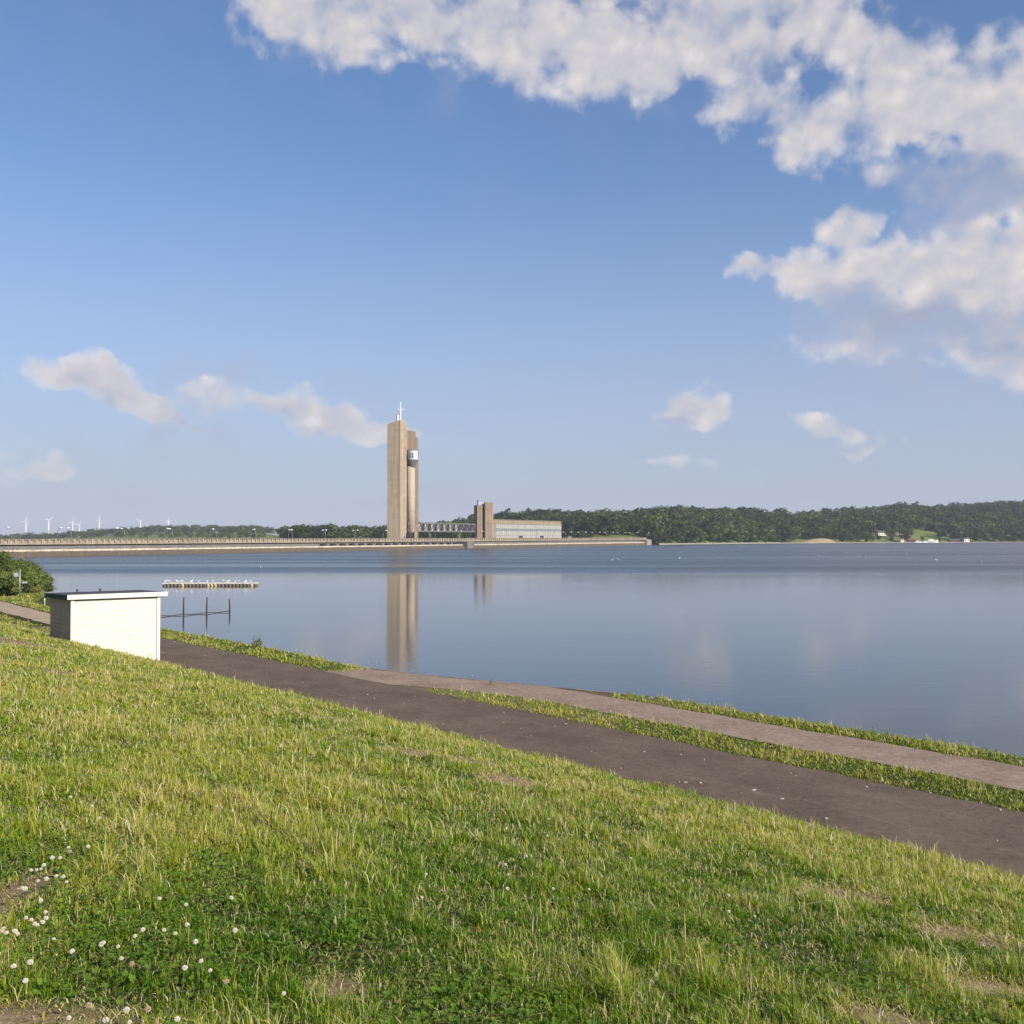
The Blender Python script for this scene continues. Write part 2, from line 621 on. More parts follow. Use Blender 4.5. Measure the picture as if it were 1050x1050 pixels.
def m_grass(T, b, m):
    tint = T.new('ShaderNodeAttribute', attribute_name='tint').outputs['Fac']
    c = T.ramp(tint, [(0.0, (.045, .115, .006)), (0.25, (.115, .225, .009)), (0.5, (.235, .320, .016)), (0.72, (.40, .385, .050)), (0.86, (.55, .47, .18)), (1.0, (.76, .68, .46))])
    T.l.new(c, b.inputs['Base Color'])
    b.inputs['Roughness'].default_value = 0.5
    b.inputs['Specular IOR Level'].default_value = 0.3
    tr = T.new('ShaderNodeBsdfTranslucent')
    T.l.new(c, tr.inputs['Color'])
    mx = T.new('ShaderNodeMixShader')
    mx.inputs[0].default_value = 0.42
    T.l.new(b.outputs[0], mx.inputs[1])
    T.l.new(tr.outputs[0], mx.inputs[2])
    T.l.new(mx.outputs[0], m.node_tree.nodes['Material Output'].inputs['Surface'])


material('grass', m_grass)


def leaf_mat(name, stops, trans=0.25):
    def f(T, b, m):
        tint = T.new('ShaderNodeAttribute', attribute_name='tint').outputs['Fac']
        oi = T.new('ShaderNodeObjectInfo').outputs['Random']
        v = T.math('FRACT', T.math('ADD', tint, oi))
        v = T.math('ABSOLUTE', T.math('SUBTRACT', T.math('MULTIPLY', v, 2.0), 1.0))
        c = T.ramp(v, stops)
        T.l.new(c, b.inputs['Base Color'])
        b.inputs['Roughness'].default_value = 0.6
        b.inputs['Specular IOR Level'].default_value = 0.2
        tr = T.new('ShaderNodeBsdfTranslucent')
        T.l.new(c, tr.inputs['Color'])
        mx = T.new('ShaderNodeMixShader')
        mx.inputs[0].default_value = trans
        T.l.new(b.outputs[0], mx.inputs[1])
        T.l.new(tr.outputs[0], mx.inputs[2])
        T.l.new(mx.outputs[0], m.node_tree.nodes['Material Output'].inputs['Surface'])
    return material(name, f)


leaf_mat('tree_leaves', [(0.0, (.020, .040, .012)), (0.5, (.042, .072, .016)), (1.0, (.100, .125, .030))])
leaf_mat('shrub_leaves', [(0.0, (.075, .115, .026)), (0.5, (.14, .18, .045)), (1.0, (.25, .22, .095))], 0.3)
leaf_mat('clover_leaves', [(0.0, (.080, .155, .018)), (0.5, (.115, .20, .022)), (1.0, (.165, .26, .030))], 0.3)


def m_wood_white(T, b, m):
    tc = T.new('ShaderNodeTexCoord').outputs['Object']
    st = T.noise(T.vmath('MULTIPLY', tc, (1.2, 1.2, 26.0)), 1.0, 5, 0.65)
    bl = T.noise(T.vmath('MULTIPLY', tc, (9.0, 9.0, 60.0)), 1.0, 4, 0.6)
    c = T.ramp(st, [(0.3, (.48, .455, .41)), (0.55, (.60, .575, .525)), (1.0, (.64, .62, .57))])
    c = T.mix(T.math('MULTIPLY', T.maprange(bl, .62, .75), 0.55), c, (.42, .37, .28))
    T.l.new(c, b.inputs['Base Color'])
    b.inputs['Roughness'].default_value = 0.6
    b.inputs['Specular IOR Level'].default_value = 0.25


material('white_boards', m_wood_white)
plain('white_trim', (.62, .595, .54), 0.5, 0.05, 4.0)
plain('dark_boards', (.58, .41, .255), 0.75, 0.08, 2.0, bump=.2)
plain('roof_felt', (.060, .060, .064), 0.75, 0.2, 5.0, bump=.4)
plain('dark_metal', (.06, .06, .06), 0.5, 0.1)
plain('grey_metal', (.30, .31, .32), 0.45, 0.1, metal=0.5)
plain('lamp_white', (.82, .82, .82), 0.35, 0.03)
plain('turbine_white', (.85, .86, .88), 0.4, 0.03)
plain('feather_white', (.85, .85, .84), 0.7, 0.04)
plain('feather_grey', (.35, .36, .38), 0.7, 0.05)
plain('float_dark', (.14, .125, .10), 0.7, 0.3)
plain('float_tan', (.50, .40, .26), 0.7, 0.2)
plain('deck_white', (.66, .63, .56), 0.8, 0.2, 2.0)
plain('wet_wood', (.055, .045, .038), 0.6, 0.3, 6.0)
plain('bark', (.085, .07, .055), 0.9, 0.25, 4.0)
plain('petal_white', (.62, .58, .50), 0.7, 0.08, 60.0)
plain('petal_old', (.42, .30, .22), 0.8, 0.15, 60.0)
plain('stem_green', (.09, .14, .03), 0.6, 0.1)
plain('stone_pale', (.50, .46, .40), 0.9, 0.2, 20.0, bump=.3)
plain('kerb_stone', (.23, .19, .155), 0.95, 0.35, 1.5, bump=.4)
plain('sign_pale', (.40, .42, .40), 0.6, 0.1)
plain('house_white', (.72, .70, .66), 0.8, 0.06)
plain('house_cream', (.50, .46, .38), 0.8, 0.1)
plain('roof_slate', (.10, .10, .11), 0.7, 0.15)
plain('roof_tile', (.22, .10, .07), 0.8, 0.2)
plain('window_dark', (.03, .035, .04), 0.2, 0.1)
plain('hall_windows', (.20, .215, .23), 0.3, 0.25, 1.0)
plain('truss_metal', (.16, .165, .17), 0.6, 0.1)
plain('hull_dark', (.10, .05, .045), 0.5, 0.15)
plain('beach', (.38, .35, .29), 1.0, 0.2, 0.05)
plain('earth', (.30, .23, .14), 1.0, 0.2, 0.1)


def concrete(name, c, streak=0.35, grid=(0, 0), scale=0.25):
    """weathered concrete with rain streaks and shuttering joints"""
    def f(T, b, m):
        tc = T.new('ShaderNodeTexCoord').outputs['Object']
        st = T.noise(T.vmath('MULTIPLY', tc, (1.3, 1.3, .03)), 1.0, 4, 0.6)
        cl = T.noise(tc, scale, 6, 0.65)
        v = T.math('ADD', T.math('MULTIPLY', st, .65), T.math('MULTIPLY', cl, .45))
        v = T.maprange(v, .35, .75, 1 - streak, 1 + streak * .6)
        cc = T.vmath('SCALE', (c[0], c[1], c[2]), scale=v)
        if grid[1]:
            sz = T.new('ShaderNodeSeparateXYZ')
            T.l.new(tc, sz.inputs[0])
            fr = T.math('FRACT', T.math('DIVIDE', sz.outputs[2], grid[1]))
            line = T.maprange(fr, 0.0, 0.08, 0.86, 1.0)
            cc = T.vmath('SCALE', cc, scale=line)
        T.l.new(cc, b.inputs['Base Color'])
        b.inputs['Roughness'].default_value = 0.9
        b.inputs['Specular IOR Level'].default_value = 0.15
    return material(name, f)


concrete('tower_concrete', (.35, .28, .21), .28, (0, 4.0))
concrete('tower_concrete_brown', (.285, .215, .155), .28, (0, 4.0))
concrete('shaft_concrete', (.43, .365, .285), .18, (0, 3.0))
concrete('small_tower_concrete', (.315, .24, .178), .3, (0, 4.0))
concrete('dam_concrete', (.29, .25, .20), .35)
concrete('dam_face', (.16, .155, .145), .4)
concrete('ledge_concrete', (.52, .46, .37), .4)
concrete('rock_bank', (.125, .10, .074), .5, scale=1.2)
concrete('hall_panels', (.35, .345, .33), .22)
concrete('hall_band', (.27, .225, .165), .25)
concrete('capsule_white', (.54, .56, .58), .05)


# ------------------------------------------------------------------ the lie of the land
VP = R(39.8)
U = np.array([-math.sin(VP), math.cos(VP)])     # along the shore, away from us
N = np.array([math.cos(VP), math.sin(VP)])      # across, towards the water


def sp(x, y):
    return x * U[0] + y * U[1], x * N[0] + y * N[1]


def xy(s, p):
    return s * U[0] + p * N[0], s * U[1] + p * N[1]


def shift(s):
    return np.where(s > 45, .0009 * (s - 45) ** 2, 0.0) * np.where(s > 200, 0, 1) + np.where(s > 200, 21.6, 0)


def edge(s):
    """where the level ground ends and the bank falls to the lake"""
    return np.interp(s, [-40, 20, 22.5, 27, 31, 36, 64, 78, 92, 110, 160], [22.0, 22.0, 21.3, 19.9, 18.95, 19.3, 19.5, 20.0, 25.0, 27.5, 34])


PATHZ = 3.4
HILL_P = [-9000, -60, -20, -8, 0, 4, 8, 10.83, 13.9, 14.1]
HILL_Z = [22, 9.4, 8.4, 7.35, 6.4, 5.75, 5.02, 4.36, 3.46, PATHZ]


def ground_z(s, p):
    s = np.asarray(s, float)
    p = np.asarray(p, float)
    q = p - shift(s)
    z = np.interp(q, HILL_P, HILL_Z)
    e = edge(s)
    z = np.where(p > e, np.maximum(PATHZ - (p - e) * .55, -3.0), z)
    roll = (fbm(s * .35, p * .35, 3, 3) - .5) * .16 + (fbm(s * 1.7, p * 1.7, 9, 2) - .5) * .05
    w = np.clip((13.6 - q) / 2.0, 0, 1) * (np.abs(p) < 60)
    return z + roll * w


def gz_xy(x, y):
    s, p = sp(np.asarray(x, float), np.asarray(y, float))
    return ground_z(s, p)


def on_ground(px, py, up=0.0):
    """point of the near ground seen at a photo pixel"""
    dx, dz = (px - 525) / FP, (HZ - py) / FP
    t = np.arange(2.0, 120.0, 0.02)
    h = EYE + dz * t - gz_xy(dx * t, t) - up
    i = int(np.argmax(h < 0))
    return float(dx * t[i]), float(t[i])


# worn spots in the turf: photo pixel, radii in metres
WORN = [(on_ground(-4, 930), .14, .45), (on_ground(15, 1050), .30, .16), (on_ground(12, 658), 1.7, .9), (on_ground(95, 1047), .3, .12),
        (on_ground(350, 1012), .14, .12), (on_ground(865, 915), .35, .22), (on_ground(985, 955), .4, .2), (on_ground(1010, 1010), .3, .15),
        (on_ground(455, 775), .8, .35), (on_ground(530, 800), .5, .3), (on_ground(330, 735), .9, .5), (on_ground(900, 1040), .25, .1),
        (on_ground(75, 690), .8, .35)]


def worn(x, y):
    w = np.zeros_like(x)
    for (cx, cy), rx, ry in WORN:
        d = ((x - cx) / rx) ** 2 + ((y - cy) / (ry * 1.6)) ** 2
        w = np.maximum(w, np.clip(1.25 - d, 0, 1))
    n = fbm(x * 3.1, y * 3.1, 21, 3)
    return np.clip(w * (0.35 + 1.3 * n), 0, 1)


def build_ground():
    ss = np.concatenate([[-9000, -2000, -500, -150, -80], np.arange(-40, -8, .6), np.arange(-8, 16, .14), np.arange(16, 45, .3), np.arange(45, 130, .6), np.arange(130, 400, 15), [500, 900, 2000, 5000, 9000]])
    pp = np.concatenate([[-9000, -2000, -500, -150, -60, -40], np.arange(-30, -4, .35), np.arange(-4, 14.4, .14), np.arange(14.4, 45, .35), [50, 70, 100, 300, 1000, 3000, 9000]])
    S, Pp = np.meshgrid(ss, pp, indexing='ij')
    Z = ground_z(S, Pp)
    X, Y = xy(S, Pp)
    v = np.stack([X, Y, Z], -1).reshape(-1, 3)
    n, k = S.shape
    i = np.arange(n * k).reshape(n, k)
    q = np.stack([i[:-1, :-1], i[1:, :-1], i[1:, 1:], i[:-1, 1:]], -1).reshape(-1, 4)[:, ::-1]
    o = np_mesh('ground', v, quads=q, mat='ground', attrs={'dry': np.maximum(worn(v[:, 0], v[:, 1]), np.clip(1 - np.abs(S.ravel() - 24.5) / 9, 0, 1) * (Pp.ravel() > 17.2) * .75)}, smooth=True)
    tag(o, kind='structure')


build_ground()


def strip_mesh(name, s, p0, p1, mat, lift, nsub=6):
    """a paved ribbon lying on the level ground"""
    w = np.linspace(0, 1, nsub + 1)
    P0, P1 = p0[:, None], p1[:, None]
    Pm = P0 + (P1 - P0) * w[None, :]
    S = np.repeat(s[:, None], nsub + 1, 1)
    X, Y = xy(S, Pm)
    Z = np.full_like(X, PATHZ + lift)
    v = np.stack([X, Y, Z], -1).reshape(-1, 3)
    i = np.arange(v.shape[0]).reshape(S.shape)
    q = np.stack([i[:-1, :-1], i[1:, :-1], i[1:, 1:], i[:-1, 1:]], -1).reshape(-1, 4)[:, ::-1]
    o = np_mesh(name, v, quads=q, mat=mat)
    tag(o, kind='structure')
    return o


def wob(s, k, amp):
    return (fbm(s * 1.3, s * 0 + k * 7.7, k, 4) - .5) * 2 * amp


sa = np.arange(-40, 56, .25)
A_NEAR = 14.2 + shift(sa) + wob(sa, 1, .12)
A_FAR = 17.6 + shift(sa) + wob(sa, 2, .10)
strip_mesh('asphalt_path', sa, A_NEAR, A_FAR, 'asphalt', .004)
sg = np.arange(54, 190, 1.0)
strip_mesh('gravel_path', sg, 15.7 + shift(sg) + wob(sg, 4, .2), 17.7 + shift(sg) + wob(sg, 5, .2), 'sandy_path', .008)
s2 = np.arange(-40, 31.2, .25)
P2_FAR = np.minimum(21.0 + wob(s2, 6, .10), edge(s2) - .05)
P2_NEAR = np.interp(s2, [-40, 22, 25, 27], [19.05, 19.05, 18.4, 17.5]) + wob(s2, 7, .10)
P2_NEAR = np.minimum(P2_NEAR, P2_FAR - .05)
strip_mesh('footpath', s2, P2_NEAR, P2_FAR, 'gravel_path', .008)

# water: one sheet of lake
wv = np.array([(-1500, -3000, 0), (6000, -3000, 0), (6000, 2600, 0), (-1500, 2600, 0)], float)
tag(np_mesh('water', wv, quads=np.array([[0, 1, 2, 3]]), mat='water'), kind='structure')

# concrete edging where the footpath meets the water
kb = MB()
for s0, s1 in ((20.5, 24.2), (24.25, 28.0), (28.05, 31.3)):
    a, b_ = xy(s0, float(edge(np.array(s0))) + .02), xy(s1, float(edge(np.array(s1))) + .02)
    kb.bar((a[0], a[1], PATHZ - .13), (b_[0], b_[1], PATHZ - .13), .12, .28)
tag(kb.build('kerb', 'kerb_stone'), kind='structure')

# ------------------------------------------------------------------ dam
DA = np.array([-197.0, 394.0])
DE = np.array([330.0, 583.0])
DE /= np.linalg.norm(DE)
DN = np.array([DE[1], -DE[0]])      # faces the lake
DLEN = 668.0
DROT = math.atan2(DE[1], DE[0])     # local x along the dam, local -y faces the lake


def dam_at_px(px, back):
    """distance along the dam (metres) seen at picture column px, at BACK metres behind the waterline"""
    t = (px - 525) / FP
    a = DA - DN * back
    return (t * a[1] - a[0]) / (DE[0] - t * DE[1])


def dam_xy(l, back):
    q = DA + DE * l - DN * back
    return float(q[0]), float(q[1])


dam = thing('dam', 'long low concrete dam with a panelled parapet across the far side of the lake', 'dam', (DA[0], DA[1], 0), DROT)
L0, L1 = -160.0, DLEN
b = MB()
prof = [(0, -2.5), (0.6, 0.0), (4.0, 2.1), (4.2, 2.1)]
rows = []
nseg = 400
vs, fs = [], []
for i in range(nseg + 1):
    x = L0 + (L1 - 6 - L0) * i / nseg
    for k, (y, z) in enumerate(prof):
        j = random.uniform(-.35, .35) if k in (1, 2) else 0
        vs.append((x, y + j, z + (random.uniform(-.22, .12) if k == 2 else 0)))
for i in range(nseg):
    for k in range(3):
        a0 = i * 4 + k
        fs.append((a0, a0 + 4, a0 + 5, a0 + 1))
b.add(vs, fs)
b.build('rock_bank', 'rock_bank', dam)
lg = MB()
x = L0
while x < L1 - 6:
    lg.box(x, x + 11.9, 3.7, 6.0, 2.0 + random.uniform(-.05, .05), 2.75 + random.uniform(-.05, .05))
    x += 12
lg.build('ledge', 'ledge_concrete', dam)
fc = MB()
x = L0
while x < L1 - 8:
    x2 = min(x + 23.9, L1 - 6)
    fc.add([(x, 6.0, 2.6), (x2, 6.0, 2.6), (x2, 9.0, 4.7), (x, 9.0, 4.7), (x, 9.6, 2.6), (x2, 9.6, 2.6)], [(0, 1, 2, 3), (4, 0, 3), (1, 5, 2)])
    x += 24
fc.build('sloped_face', 'dam_face', dam)
pr = MB()
pr.box(L0, L1, 7.1, 9.2, 4.75, 5.2)          # overhanging edge beam
pr.box(L0, L1, 8.0, 8.6, 5.2, 6.72)         # panels set back
pr.box(L0, L1, 7.45, 8.7, 6.72, 6.95)          # coping
x = L0 + .5
while x < L1 - .5:
    pr.box(x, x + .9, 7.45, 8.0, 5.2, 6.72)
    x += 3.0
pr.build('parapet', 'dam_concrete', dam)
rd = MB()
rd.box(L0, L1, 8.7, 20, 2.0, 5.9)
rd.build('crest_road', 'dam_face', dam)
bp_ = MB()
bp_.box(L0, L1, 20, 20.5, 2.0, 6.7)
bp_.build('rear_parapet', 'dam_concrete', dam)
eb = MB()
eb.box(L1 - 5.8, L1 + 6, 1.5, 7.8, -2, 5.2)
eb.box(L1, L1 + 9, 7.8, 9.4, -2, 6.95)
eb.build('end_block', 'dam_concrete', dam)
# a row of dark drain openings under the parapet, and the pier beside the small tower
la, lb = dam_at_px(330, 5), dam_at_px(470, 5)
x = la
while x < lb:
    op = MB()
    op.box(x, x + 3.2, 4.2, 6.2, 2.81, 3.95)
    op.build('opening', 'window_dark', dam)
    x += 8.5
lp = dam_at_px(478, 4)
pi_ = MB()
pi_.box(lp - 4.5, lp + 4.5, .2, 8.2, -2, 4.6)
pi_.build('pier', 'dam_face', dam)

# ------------------------------------------------------------------ the tall tower
lt = dam_at_px(413, 15)
tx, ty = dam_xy(lt, 15)
TD = ty
mpp = TD / FP


def tz(py, d=TD):
    return EYE + (HZ - py) / FP * d


tower = thing('observation_tower', 'tall tan concrete tower with a white cabin near its top and antennas', 'tower', (tx, ty, 0), math.atan2(-tx, ty))


def X_(px):
    return (px - 413) * mpp


s_ = MB()
s_.prism([(X_(397), .6), (X_(410), -1.0), (X_(411), -1.0), (X_(417), 2.0), (X_(417), 9), (X_(397.3), 9)], 4.5, 0,
         tops=[tz(434.5), tz(430.6), tz(430.6), tz(437), tz(437), tz(434.5)])
main = s_.build('main_shaft', 'tower_concrete', tower)
g_ = MB()
g_.box(X_(409.6), X_(410.3), -1.25, -.6, 4.5, tz(431))
g_.build('pilaster', 'shaft_concrete', tower)
l_ = MB()
l_.slabxz([(X_(417) + .02, tz(461)), (X_(428.3), tz(461)), (X_(428.3), tz(448.5)), (X_(426), tz(447)), (X_(426), tz(441.8)), (X_(417) + .02, tz(440.3))], 2.6, 8.8)
l_.build('upper_wall', 'tower_concrete_brown', tower)
p_ = MB()
p_.box(X_(425.2), X_(429), 4.2, 9.5, 4.5, tz(461))
p_.build('side_pier', 'tower_concrete_brown', tower)
p_ = MB()
p_.box(X_(417) + .02, X_(425.2) - .02, 7.5, 8.7, 4.5, tz(461) - .02)
p_.build('rear_wall', 'tower_concrete_brown', tower)
c_ = MB()
c_.lathe([(2.5, 4.5), (2.5, tz(478))], 32, X_(421.2), 4.4)
c_.build('stair_shaft', 'shaft_concrete', tower, True)
k_ = MB()
k_.lathe([(1.9, tz(478.5)), (3.4, tz(471.2)), (3.4, tz(470.8))], 32, X_(422.5), 3.6)
k_.build('cabin_underside', 'dam_face', tower)
w_ = MB()
w_.lathe([(3.3, tz(470.8)), (3.3, tz(462.2)), (3.0, tz(461.6))], 12, X_(423), 3.4)
cab = w_.build('cabin', 'capsule_white', tower)
wd = MB()
for px in (419.8, 420.8, 422.6, 423.4):
    for z0, z1 in ((469.0, 466.8), (466.2, 464.2)):
        wd.box(X_(px), X_(px) + .22, -.12, 3, tz(z0), tz(z1))
wd.build('window', 'roof_slate', cab)
tc_ = MB()
tc_.box(X_(420.5), X_(423.5), 1.6, 5, tz(461.6), tz(460.6))
tc_.build('cabin_roof_box', 'window_dark', tower)
ant = MB()
ant.tube([(X_(410.4), 3, tz(433)), (X_(410.4), 3, tz(419)), (X_(410.4), 3, tz(411))], [.36, .30, .18], 8)
ant.bar((X_(407.6), 3, tz(418.6)), (X_(415.2), 3, tz(418.6)), .28)
ant.build('mast', 'lamp_white', tower)
an2 = MB()
an2.tube([(X_(407.6), 4, tz(432)), (X_(407.6), 4, tz(424.5))], .85, 10)
an2.bar((X_(406.4), 4.5, tz(433)), (X_(406.4), 4.5, tz(424.5)), .6)
an2.bar((X_(408), 4.5, tz(424.2)), (X_(408), 4.5, tz(421.5)), .25)
an2.build('antenna_drum', 'house_white', tower)
an3 = MB()
for px, t0, t1 in ((412.2, 434, 429.5), (413.6, 435, 429.2), (414.4, 435.5, 430.4), (416.2, 438, 431)):
    an3.bar((X_(px), 4, tz(t0)), (X_(px), 4, tz(t1)), .8)
an3.bar((X_(411.6), 4, tz(429.6)), (X_(416.4), 4, tz(430.4)), .22)
an3.build('antenna_rack', 'sign_pale', tower)
dk = MB()
dk.box(X_(417.3), X_(424.6), 1.1, 1.9, 4.5, tz(546.2))
dk.build('entrance', 'window_dark', tower)
pp_ = MB()
pp_.box(X_(425), X_(427.4), 1.0, 3.6, 4.5, tz(545))
pp_.build('bridge_pier', 'tower_concrete', tower)

# ------------------------------------------------------------------ the small tower
ls = dam_at_px(496, 15)
sx_, sy_ = dam_xy(ls, 15)
SD = sy_
sm = SD / FP
small = thing('lift_tower', 'short tan concrete tower of two joined blocks left of the grey hall', 'tower', (sx_, sy_, 0), math.atan2(-sx_, sy_))


def S_(px):
    return (px - 496) * sm


a_ = MB()
a_.prism([(S_(486), 2.2), (S_(489.3), -.5), (S_(494.8), -.5), (S_(494.8), 9), (S_(486), 9)], 4.5, tz(518, SD))
a_.build('left_block', 'small_tower_concrete', small)
a_ = MB()
a_.prism([(S_(496.3), -.2), (S_(497.6), -1.6), (S_(504.8), -1.0), (S_(505.8), .8), (S_(505.8), 9.5), (S_(496.3), 9.5)], 4.5, tz(515.2, SD))
a_.build('right_block', 'small_tower_concrete', small)
a_ = MB()
a_.box(S_(494.8), S_(496.3), 2.0, 8, 4.5, tz(517, SD))
a_.build('recess', 'dam_face', small)
a_ = MB()
a_.tube([(S_(489.6), 3, tz(519, SD)), (S_(489.6), 3, tz(512.8, SD))], .35, 8)
a_.build('chimney', 'dark_metal', small)
a_ = MB()
a_.box(S_(491), S_(495.4), 2, 6, tz(518, SD), tz(514.6, SD))
a_.build('roof_housing', 'capsule_white', small)

# ------------------------------------------------------------------ the machine hall
lh0, lh1 = dam_at_px(503.5, 16), dam_at_px(576, 16)
hx, hy = dam_xy(lh0, 16)
hall = thing('machine_hall', 'long grey panelled hall with a brown roof band beside the short tower', 'building', (hx, hy, 0), DROT)
HL = lh1 - lh0
h_ = MB()
h_.box(0, HL, .25, 16, 4.5, 17.4)
h_.build('wall', 'dam_face', hall)
h_ = MB()
nc = 34
for r_i, (z0, z1) in enumerate(((5.0, 8.6), (8.75, 12.2), (13.9, 17.2))):
    for i in range(nc):
        x0 = 7.5 + (HL - 7.7) * i / nc
        x1 = 7.5 + (HL - 7.7) * (i + 1) / nc - .30
        if r_i == 0 and i in (11, 12, 22, 23):
            continue
        d = random.choice((0, 0, .02, .05))
        h_.box(x0, x1, 0 + d, .25, z0, z1)
h_.build('wall_panels', 'hall_panels', hall)
h_ = MB()
for i in range(nc):
    x0 = 7.5 + (HL - 7.7) * i / nc
    x1 = 7.5 + (HL - 7.7) * (i + 1) / nc - .30
    h_.box(x0, x1, .1, .25, 12.35, 13.75)
h_.build('window_row', 'hall_windows', hall)
h_ = MB()
for x0 in (0.3, 2.6, 5.0):
    h_.box(x0, x0 + 1.2, -.1, .25, 5, 17.2)
h_.build('corner_fins', 'hall_panels', hall)
h_ = MB()
h_.box(-.4, HL + .4, -.2, 16.4, 17.4, 17.8)
h_.box(.6, HL - .3, .5, 15.6, 17.8, 20.3)
h_.box(.2, HL + .2, .1, 16, 20.3, 20.7)
h_.build('roof', 'hall_band', hall)
for i in (11, 22):
    d_ = MB()
    x0 = 7.5 + (HL - 7.7) * i / nc
    d_.box(x0 + .2, x0 + (HL - 7.7) * 2 / nc - .5, .12, .25, 5, 8.4)
    d_.build('gate', 'window_dark', hall)
sh = MB()
le = dam_at_px(582, 14)
ex_, ey_ = dam_xy(le, 14)
hut = thing('brick_hut', 'small tan hut on the dam crest right of the grey hall', 'hut', (ex_, ey_, 0), DROT)
sh.box(-3.5, 3.5, -2, 2, 4.5, 7.8)
sh.build('wall', 'small_tower_concrete', hut)
sh = MB()
sh.box(-3.8, 3.8, -2.3, 2.3, 7.8, 8.05)
sh.build('roof', 'hall_band', hut)

# ------------------------------------------------------------------ footbridge
f0, f1 = dam_at_px(418.5, 13), dam_at_px(487, 13)
fx, fy = dam_xy(f0, 13)
fb = thing('footbridge', 'raised glazed truss footbridge joining the tall tower and the short tower', 'footbridge', (fx, fy, 0), DROT)
FL = f1 - f0
z0, z1 = 11.6, 16.6
fr = MB()
for yy in (0, 3.4):
    fr.bar((0, yy, z1), (FL, yy, z1), .5)
    fr.bar((0, yy, z0), (FL, yy, z0), .6)
    nb = 22
    for i in range(nb + 1):
        x0 = FL * i / nb
        fr.bar((x0, yy, z0), (x0, yy, z1), .35)
        if i < nb:
            x1 = FL * (i + 1) / nb
            fr.bar((x0, yy, z0 if i % 2 else z1), (x1, yy, z1 if i % 2 else z0), .3)
fr.build('truss', 'truss_metal', fb)
lcut = dam_at_px(472, 13) - f0
nb = 22
for i in range(nb):
    x0, x1 = FL * i / nb, FL * (i + 1) / nb
    if x1 < lcut:
        if i % 2:
            gp = MB()
            gp.box(x0 + .3, x1 - .3, .5, .6, z0 + .4, z1 - .4)
            gp.build('panel', 'hall_panels', fb)
for i in range(nb):
    x0, x1 = FL * i / nb, FL * (i + 1) / nb
    if x1 >= lcut or i % 2 == 0:
        gp = MB()
        gp.box(x0 + .2, x1 - .2, .7, .8, z0 + .35, z1 - .35)
        gp.build('pane', 'window_dark', fb)
gp = MB()
gp.box(0, FL, -.1, 3.5, z0 - .55, z0 - .3)
gp.build('deck', 'dam_face', fb)
gp = MB()
gp.box(0, FL, -.3, 3.7, z1 + .25, z1 + .5)
gp.build('roof', 'dam_face', fb)
for q in (.33, .78):
    gp = MB()
    gp.bar((FL * q, 1.7, 4.5), (FL * q, 1.7, z0 - .5), .7)
    gp.build('leg', 'grey_metal', fb)

# ------------------------------------------------------------------ lamps along the dam
lamp = thing('street_lamp', 'slim curved street lamp with a pale head along the dam road', 'street lamp', (0, 0, 5.9), 0, 'street lamps along the dam crest')
q = MB()
q.tube([(0, 0, 0), (0, 0, 3.6), (0, -.25, 4.9), (0, -.8, 5.55), (0, -1.5, 5.75)], [.12, .10, .09, .08, .07], 8)
q.build('pole', 'grey_metal', lamp, True)
q = MB()
q.blob((0, -2.1, 5.75), .8, 12, 8, (.6, 1.0, .45))
q.build('lamp_head', 'lamp_white', lamp, True)
first = True
for row, (back, off, flip) in enumerate(((9.4, 4.0, 0), (19.3, 18.0, math.pi))):
    l = off
    while l < DLEN + 20:
        if not (row == 1 and dam_at_px(396, 15) < l < dam_at_px(430, 15)) and not (row == 1 and dam_at_px(485, 15) < l < dam_at_px(577, 15)):
            o = lamp if first else copy_tree(lamp)
            first = False
            x_, y_ = dam_xy(l, back)
            o.location = (x_, y_, 5.9)
            o.rotation_euler = (0, 0, DROT + flip)
        l += 28.2

# ------------------------------------------------------------------ hills
PXT = [-400, 0, 40, 100, 150, 215, 262, 285, 300, 345, 395, 430, 462, 480, 520, 570, 600, 640, 690, 740, 800, 860, 900, 920, 960, 1000, 1035, 1050, 1500]
TOP = [546, 549.5, 549.2, 544.5, 540.7, 539.7, 540.2, 543, 542, 538.5, 537, 541, 536, 529, 525, 522.5, 527, 526.5, 520.5, 523, 525, 524.5, 520, 517.5, 519, 516.5, 513.5, 514, 508]
RID = [2700, 2700, 2600, 2500, 2400, 2300, 2200, 2000, 1500, 1400, 1400, 1400, 1400, 1400, 1350, 1350, 1350, 1350, 1400, 1500, 1600, 1700, 1750, 1750, 1800, 1850, 1900, 1900, 2000]
SHP = [671, 700, 800, 900, 1050, 1500]
SHY = [985, 1040, 1200, 1312, 1448, 1800]


def shore(px):
    px = np.asarray(px, float)
    t = (px - 525) / FP
    a = DA - DN * 20.2
    l = (t * a[1] - a[0]) / (DE[0] - t * DE[1])
    yd = a[1] + DE[1] * l
    return np.where(px < 671, np.clip(yd, 200, 1300), np.interp(px, SHP, SHY))


def hill_z(px, Y):
    px = np.asarray(px, float)
    Y = np.asarray(Y, float)
    ys = shore(px)
    yr = np.interp(px, PXT, RID)
    th = np.interp(px, [280, 320], [12, 15])
    zr = EYE + (HZ - np.interp(px, PXT, TOP)) / FP * yr - th
    yb = np.maximum(ys + 30, np.interp(px, [290, 470, 600, 671], [1500, 1150, 1050, 0]))
    zb = np.where(px < 671, 4.2, np.clip((Y - ys) * .03, -2, 1.2))
    t = np.clip((Y - yb) / (yr - yb), 0, 1)
    t = t ** np.interp(px, [600, 700], [.8, .85])
    back = np.clip((Y - yr) / 900, 0, 1)
    z = zb + (zr - zb) * t
    z = np.minimum(z, np.maximum(zr, 3)) if False else z
    return z * (1 - back) + (np.minimum(zr, 12)) * back


